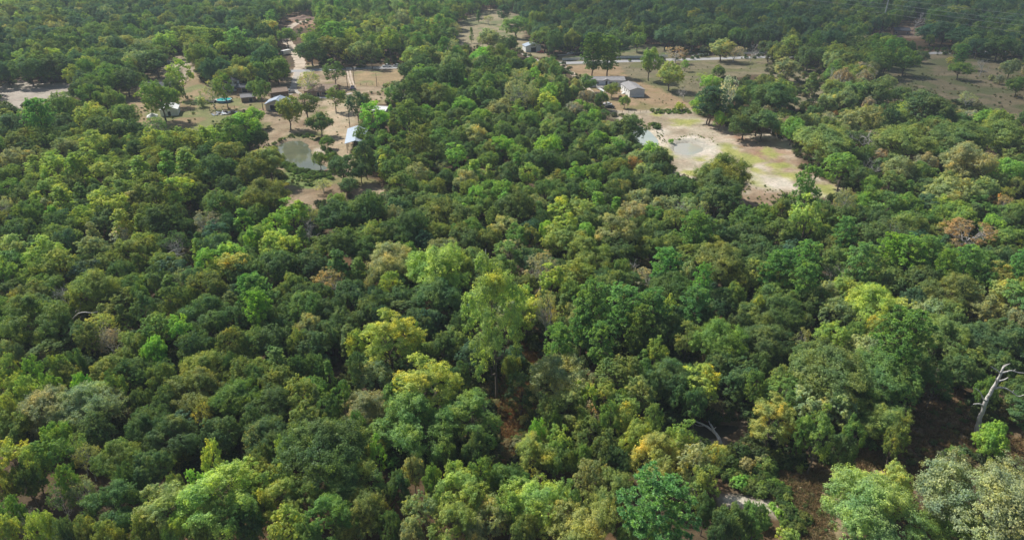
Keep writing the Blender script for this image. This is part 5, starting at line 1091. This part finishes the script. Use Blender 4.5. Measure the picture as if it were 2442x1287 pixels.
car(2188, 129, 182, 'white', 'white pickup on the far right stretch of road', True)
car(399, 151, 200, 'white', 'white car in the lane at the edge of the left woods')
car(690, 222, 200, 'silver', 'silver pickup in the gravel drive under the tall trees', True)
p = at(683, 131); e = empty('box_trailer', (p[0], p[1], .05), math.radians(60)); tag(e, 'white box trailer beside the winding dirt track', 'trailer')
MB().box(-3.2, -1.2, .6, 3.2, 1.2, 3.0).build('box', M['white'], e, bevel=.05); MB().tube((3.2, 0, .7), (4.6, 0, .55), .08).build('tow_bar', M['dark'], e)
for xx in (-.6, .4):
    for s_ in (-1, 1): wheel(e, xx, s_ * 1.12)
MB().box(-3.23, -1.0, .75, -3.2, 1.0, 2.8).build('door', M['steel'], e)
p = at(688, 53); e = empty('excavator', (p[0], p[1], 0), math.radians(200)); tag(e, 'yellow excavator at the top of the winding dirt track', 'excavator')
for s_ in (-1, 1): MB().prism([(-2.0, .35), (-1.6, 0), (1.6, 0), (2.0, .35), (1.6, .8), (-1.6, .8)], s_ * 1.1 - .28, s_ * 1.1 + .28).build('crawler_track', M['rubber'], e)
MB().box(-2.0, -1.3, .95, 1.5, 1.3, 2.0).build('body', M['paint_yellow'], e, bevel=.1); MB().box(.2, -1.25, 2.0, 1.5, -.1, 3.1).build('cab', M['glass'], e, bevel=.08)
MB().tube((1.3, .4, 1.6), (4.2, .4, 4.4), .28, .2).tube((4.2, .4, 4.4), (6.2, .4, 1.7), .2, .15).build('boom', M['paint_yellow'], e)
MB().prism([(5.7, 1.7), (6.8, 1.5), (6.6, .6), (5.9, .5)], -.1, .9).build('bucket', M['dark'], e)
# soil heap at the clearing
rh = np.random.default_rng(4); p = at(722, 46); n = 26; Q = []
for i in range(n):
    for j in range(n):
        u_, v_ = i / (n - 1) * 2 - 1, j / (n - 1) * 2 - 1; rr = math.hypot(u_, v_); Q.append((p[0] + u_ * 13, p[1] + v_ * 8, max(0, 1 - rr ** 1.5) * 3.2 * (0.75 + .35 * math.sin(u_ * 7 + 1) * math.cos(v_ * 6)) + (rh.random() * .35 if rr < .95 else 0) - .12))
tag(link('soil_heap', fast_mesh('soil_heap', Q, [(i * n + j, (i + 1) * n + j, (i + 1) * n + j + 1, i * n + j + 1) for i in range(n - 1) for j in range(n - 1)], [M['dirt_red']], smooth=True)), 'long heap of red-brown soil at the head of the dirt track', 'soil heap')
# ------------------------------------------------------------------ fences
def fence(name, pts, label, cat='fence', posts=None, h=1.25, mat='white', rails=3, gap=2.6, rh_=.1, group=None):
    P = [at(*q)[:2] for q in pts]; e = empty(name, (P[0][0], P[0][1], 0)); tag(e, label, cat, group); o_ = P[0]
    tot = [0]; 
    for a, b in zip(P[:-1], P[1:]): tot.append(tot[-1] + math.hypot(*(b - a)))
    def pt(s):
        k = max(i for i in range(len(tot)) if tot[i] <= s + 1e-6); k = min(k, len(P) - 2); t = (s - tot[k]) / (tot[k + 1] - tot[k]); return P[k] * (1 - t) + P[k + 1] * t - o_
    n = max(2, min(95, int(tot[-1] / gap)))
    for k in range(n + 1):
        q = pt(tot[-1] * k / n); MB().box(q[0] - .07, q[1] - .07, -.1, q[0] + .07, q[1] + .07, h + .08).build('post', M[mat], e)
    for r_ in range(rails):
        z_ = h * (r_ + 1) / rails - .08; mb = MB()
        for a, b in zip(P[:-1], P[1:]):
            a = a - o_; b = b - o_; d = (b - a) / np.hypot(*(b - a)); nn = np.array([-d[1], d[0]]) * .025
            mb.add([(*(a - nn), z_ - rh_), (*(a + nn), z_ - rh_), (*(a + nn), z_ + rh_), (*(a - nn), z_ + rh_), (*(b - nn), z_ - rh_), (*(b + nn), z_ - rh_), (*(b + nn), z_ + rh_), (*(b - nn), z_ + rh_)], [(0,1,2,3),(7,6,5,4),(0,4,5,1),(1,5,6,2),(2,6,7,3),(3,7,4,0)])
        mb.build('rail', M[mat], e)
    return e
fg = 'white fence along the far side of the road'
fence('white_fence', [(1341,145.5),(1402,143)], 'stretch of white board fence left of the two tall pines', h=1.5, rh_=.17, group=fg)
fence('white_fence', [(1470,141),(1592,137)], 'longest stretch of white board fence, right of the two tall pines', h=1.5, rh_=.17, group=fg)
fence('white_fence', [(1664,134.5),(1690,134)], 'short white board fence right of the driveway mouth', h=1.5, rh_=.17, group=fg)
fence('white_fence', [(1762,131.5),(1830,129.5)], 'rightmost stretch of white board fence behind the bare trees', h=1.5, rh_=.17, group=fg)
fence('wire_fence', [(1470,270),(1560,268),(1640,267)], 'thin wooden post fence between the yard and the bare pond field', h=1.2, mat='wood', rails=2, rh_=.02)
fence('wire_fence', [(846,204),(900,203),(930,202)], 'thin post fence at the near edge of the mown field', h=1.2, mat='wood', rails=2, rh_=.02, gap=3)
fence('wire_fence', [(455,266),(500,264),(560,260)], 'dark post fence across the left lawn below the pool', h=1.3, mat='pole_wood', rails=2, rh_=.03)
fence('wire_fence', [(0,222),(22,203)], 'grey fence at the left edge of the gravel lot', h=1.8, mat='steel', rails=3, rh_=.18)
fence('wire_fence', [(1420,223),(1456,225),(1480,227)], 'low white garden fence below the deck', h=.7, mat='white', rails=1, rh_=.14)
# ------------------------------------------------------------------ poles, mast and wires
def upole(px, py, h, label, arm=True):
    p = at(px, py); e = empty('utility_pole', (p[0], p[1], 0)); tag(e, label, 'utility pole', 'wooden utility poles')
    MB().tube((0, 0, -.5), (0, 0, h), .17, .11, 8).build('pole', M['pole_wood'], e)
    if arm:
        MB().box(-1.1, -.06, h - .7, 1.1, .06, h - .55).build('crossarm', M['pole_wood'], e)
        for x in (-1, 0, 1): MB().tube((x, 0, h - .55), (x, 0, h - .3), .06).build('insulator', M['insulator'], e)
    return e
upole(836, 318, 11, 'wooden utility pole at the upper left corner of the barn'); upole(829, 208, 11, 'wooden utility pole left of the two-rut driveway')
upole(845, 199, 11, 'wooden utility pole right of the two-rut driveway'); upole(899, 207, 7, 'short lone pole in the mown field', False)
b1 = at(1653, 12); b2 = at(2100, 80); dv = (b2 - b1); b3 = b2 + dv * 1.0; b0 = b1 - dv
def mast(b, h, label):
    e = empty('power_line_mast', (b[0], b[1], 0), math.atan2(dv[1], dv[0])); tag(e, label, 'power mast', 'steel power line masts')
    MB().tube((0, 0, -.5), (0, 0, h), .75, .38, 12).build('pole', M['steel'], e)
    for k, s_ in ((.99, 1), (.86, -1), (.73, 1), (.60, -1)):
        a = MB().tube((0, 0, h * k - .4), (0, s_ * 1.6, h * k), .12, .07, 6).build('arm', M['steel'], e)
        MB().tube((0, s_ * 1.6, h * k), (0, s_ * 1.6, h * k - .7), .09).build('insulator', M['insulator'], a)
MH = 25.5
mast(b2, MH, 'tall grey steel power mast standing in the far woods'); mast(b1, MH, 'farther grey steel power mast cut by the top edge')
side = np.array([-dv[1], dv[0], 0]) / np.linalg.norm(dv)
for k, s_, lb in ((.99, 1, 'topmost wire of the power line'), (.86, -1, 'second wire down of the power line'), (.73, 1, 'third wire down of the power line'), (.60, -1, 'lowest wire of the power line')):
    segs = []
    for A, B in ((b0, b1), (b1, b2), (b2, b3)):
        pts = []
        for t in np.linspace(0, 1, 25): q = A * (1 - t) + B * t + side * s_ * 1.6; q[2] = MH * k - .7 - 16 * t * (1 - t) * .22; pts.append(q)
        segs += [(a, b, .05, .05) for a, b in zip(pts[:-1], pts[1:])]
    V, Fq = tubes(segs, 5); tag(link('power_wire', fast_mesh('power_wire', V, Fq, [M['wire']])), lb, 'power wire', 'wires of the power line')
# ------------------------------------------------------------------ the leaning dead snag
def limb_mesh(paths, n=9):
    """paths: lists of (x, y, z, r); each a smooth jointed tube"""
    r = np.random.default_rng(8); segs = []
    for pth in paths:
        P = np.array([q[:3] for q in pth], float); R_ = [q[3] for q in pth]; out = []; ro = []
        for k in range(len(P) - 1):
            p0 = P[max(k - 1, 0)]; p3 = P[min(k + 2, len(P) - 1)]; p1, p2 = P[k], P[k + 1]
            for t in np.linspace(0, 1, 5)[:-1]:
                out.append(.5 * (2 * p1 + (-p0 + p2) * t + (2 * p0 - 5 * p1 + 4 * p2 - p3) * t * t + (-p0 + 3 * p1 - 3 * p2 + p3) * t ** 3) + r.normal(size=3) * R_[k] * .12); ro.append((R_[k] * (1 - t) + R_[k + 1] * t) * r.uniform(.92, 1.1))
        out.append(P[-1]); ro.append(R_[-1]); segs += [(out[i], out[i + 1], ro[i], ro[i + 1]) for i in range(len(out) - 1)]
    return tubes(segs, n)
KS = 0.8
def onplane(px, py, y): u_ = ray(px, py); t = y / u_[1]; return np.array([u_[0] * t, y, CAM_H + u_[2] * t])
T4 = lambda x, y_: (1800 + x / 2.994, 857 + y_ / 2.994)
sb = at(*T4(1588, 540)); Y0 = sb[1]
S = lambda x, y_, r_, dy=0.0: (*(onplane(*T4(x, y_), Y0 + dy) - np.array([sb[0], sb[1], 0])), r_ * KS)
e = empty('dead_snag', (sb[0], sb[1], 0)); tag(e, 'bleached leaning dead trunk with twisted broken branches, standing above the bright shrub', 'dead tree')
V, Fq = limb_mesh([[S(1575, 560, .62), S(1592, 480, .50), S(1615, 400, .44), S(1645, 310, .40), S(1680, 240, .36), S(1715, 180, .31), S(1745, 125, .27), S(1765, 75, .20), S(1790, 45, .13), S(1824, 28, .05)]]); link('trunk', fast_mesh('snag_trunk', V, Fq, [M['bark_pale']], smooth=True), e)
for pth in ([S(1718, 205, .17), S(1760, 198, .12, -.4), S(1800, 208, .10, -.8), S(1840, 235, .08, -1), S(1880, 262, .06, -1.2), S(1925, 250, .04, -1.2)], [S(1755, 100, .16), S(1790, 88, .12, .3), S(1835, 78, .09, .5), S(1880, 92, .06, .6), S(1925, 96, .04, .6)],
            [S(1750, 92, .11), S(1720, 70, .08, -.3), S(1682, 44, .03, -.5)], [S(1655, 315, .15), S(1632, 280, .10, .2), S(1612, 235, .07, .3), S(1590, 215, .05, .3), S(1566, 202, .02, .3)], [S(1632, 330, .14), S(1600, 315, .10, -.3), S(1558, 318, .06, -.5)],
            [S(1738, 155, .15), S(1775, 145, .10, .3), S(1810, 128, .07, .4)], [S(1722, 175, .10), S(1724, 150, .07, -.3), S(1722, 128, .04, -.3)], [S(1768, 70, .10), S(1775, 45, .06, .2), S(1800, 32, .03, .3)], [S(1840, 235, .05, -1), S(1850, 215, .03, -1)], [S(1850, 80, .05, .5), S(1862, 68, .03, .5)]):
    pth = [(*q[:3], q[3] * 1.45) for q in pth]; V, Fq = limb_mesh([pth], 6); link('branch', fast_mesh('snag_branch', V, Fq, [M['bark_pale']], smooth=True), e)
# fallen logs at the creek
T3 = lambda x, y_: (1200 + x / 2.994, 857 + y_ / 2.994)
def logs(name, lst, label, mat='bark_pale', fn=T3):
    o_ = at(*fn(*lst[0][0][:2])); e = empty(name, (o_[0], o_[1], 0)); tag(e, label, 'fallen tree')
    for k, pth in enumerate(lst):
        pp = []
        for x, y_, z_, r_ in pth: q = at(*fn(x, y_), z_); pp.append((*(q - np.array([o_[0], o_[1], 0])), r_))
        V, Fq = limb_mesh([pp], 7); link('trunk' if k == 0 else 'branch', fast_mesh('fallen_limb', V, Fq, [M[mat]], smooth=True), e)
logs('fallen_tree', [[(1560, 600, -.2, .30), (1520, 530, .3, .26), (1460, 480, .7, .20), (1400, 450, .9, .14), (1330, 425, 1.0, .06)], [(1525, 540, .3, .16), (1480, 465, .7, .10), (1468, 435, 1.2, .05)], [(1440, 470, .8, .10), (1390, 470, .4, .06), (1340, 440, .3, .03)]], 'grey fallen tree with forked branches lying across the creek')
logs('fallen_tree', [[(1545, 575, .5, .22), (1510, 515, .9, .18), (1485, 460, 1.3, .10)], [(1500, 500, 1.0, .08), (1520, 480, 1.4, .04)]], 'shorter grey log resting beside the big fallen tree')
logs('fallen_tree', [[(340, 1115, .1, .10), (360, 1135, .25, .08), (385, 1165, .1, .05)], [(350, 1120, .2, .05), (375, 1140, .3, .03)], [(335, 1130, .05, .05), (370, 1160, .1, .03)]], 'little heap of bleached sticks on the dry grass clearing', fn=T4)
T1 = lambda x, y_: (x / 2.994, 430 + y_ / 2.994)
logs('fallen_tree', [[(1180, 570, 3, .14), (1215, 535, 4, .11), (1260, 525, 4.5, .09), (1310, 545, 4, .05)], [(1200, 520, 4, .1), (1250, 495, 5, .07), (1310, 492, 5, .03)], [(1260, 525, 4.5, .06), (1320, 520, 5, .03)]], 'pale broken limbs caught in the dark trees left of centre', fn=T1)
logs('fallen_tree', [[(525, 985, 4, .16), (560, 950, 6, .13), (610, 940, 7, .10), (660, 945, 7, .07), (700, 935, 7, .04)], [(570, 948, 6, .06), (560, 925, 7, .03)]], 'long white dead limb reaching right from the bare white tree', fn=T1)
T2 = lambda x, y_: (600 + x / 2.994, 430 + y_ / 2.994)
for k, (x0_, y0_, y1_) in enumerate(((1676, 720, 490), (1697, 730, 545))):
    b = at(*T2(x0_, y0_)); tp = onplane(*T2(x0_ - 4, y1_), b[1]); e = empty('dead_pole_tree', (b[0], b[1], 0)); tag(e, ('taller' if k == 0 else 'shorter') + ' of two thin grey branchless snags standing in the dark woods', 'dead tree')
    V, Fq = limb_mesh([[(0, 0, -.3, .28), (0, 0, tp[2] * .5, .22), (tp[0] - b[0], 0, tp[2], .10)]], 8); link('trunk', fast_mesh('snag_pole', V, Fq, [M['bark_pale']], smooth=True), e)
    V, Fq = limb_mesh([[(0, 0, tp[2] * .7, .08), (.5, .1, tp[2] * .76, .04)]], 5); link('branch', fast_mesh('snag_stub', V, Fq, [M['bark_pale']], smooth=True), e)
# ------------------------------------------------------------------ a thin cloud, high towards the sun, shading the far right woods
shade = [(1190,-60),(1215,60),(1240,108),(1420,112),(1600,112),(1800,140),(1930,185),(2100,235),(2300,275),(2500,330),(2900,300),(3300,60),(2900,-80)]
cw = np.array([at(*q)[:2] for q in shade]); cz = 900.0; off = np.array([SD.x, SD.y]) / SD.z * cz
lo, hi = cw.min(0) - 60, cw.max(0) + 60; hi = np.minimum(hi, [1500, 2300]); ng = 90
cx_, cy_ = np.meshgrid(np.linspace(lo[0], hi[0], ng), np.linspace(lo[1], hi[1], ng)); Pc = np.stack([cx_.ravel(), cy_.ravel()], 1)
dc = seg_dist(Pc, cw); dc = np.where(inside(Pc, cw), dc, -dc) + (fbm(Pc, 90, 400) - .5) * 60
th = np.sqrt(np.clip(dc, 0, 400)) * 4.0 * (.6 + .8 * fbm(Pc, 60, 410)); keep_ = dc > 0
top_ = np.column_stack([Pc + off, cz + th]); bot_ = np.column_stack([Pc + off, cz - th * .25]); ii = np.arange(ng * ng).reshape(ng, ng)
Fq = np.stack([ii[:-1, :-1].ravel(), ii[:-1, 1:].ravel(), ii[1:, 1:].ravel(), ii[1:, :-1].ravel()], 1); Fq = Fq[keep_[Fq].all(1)]
m, ns, ls = newmat('thin_cloud'); d = N(ns, "ShaderNodeBsdfDiffuse"); d.inputs[0].default_value = (.9, .9, .9, 1); t_ = N(ns, "ShaderNodeBsdfTransparent")
mx = N(ns, "ShaderNodeMixShader"); mx.inputs[0].default_value = 0.27; ls.new(t_.outputs[0], mx.inputs[1]); ls.new(d.outputs[0], mx.inputs[2])
o = N(ns, "ShaderNodeOutputMaterial"); ls.new(mx.outputs[0], o.inputs[0])
tag(link('cloud', fast_mesh('cloud', np.vstack([top_, bot_]), np.vstack([Fq, Fq[:, ::-1] + ng * ng]), [m], smooth=True)), kind='structure')
# ------------------------------------------------------------------ air
HZ = 0.00017
m, ns, ls = newmat('haze_air'); v = N(ns, "ShaderNodeVolumePrincipled"); v.inputs['Color'].default_value = (0.74, 0.86, 1.0, 1); v.inputs['Density'].default_value = HZ; v.inputs['Anisotropy'].default_value = 0.0
o = N(ns, "ShaderNodeOutputMaterial"); ls.new(v.outputs[0], o.inputs['Volume'])
tag(MB().box(-3300, -1200, -6, 3300, 3700, 90).build('haze', m), 'thin blue summer haze over the woods', kind='stuff')
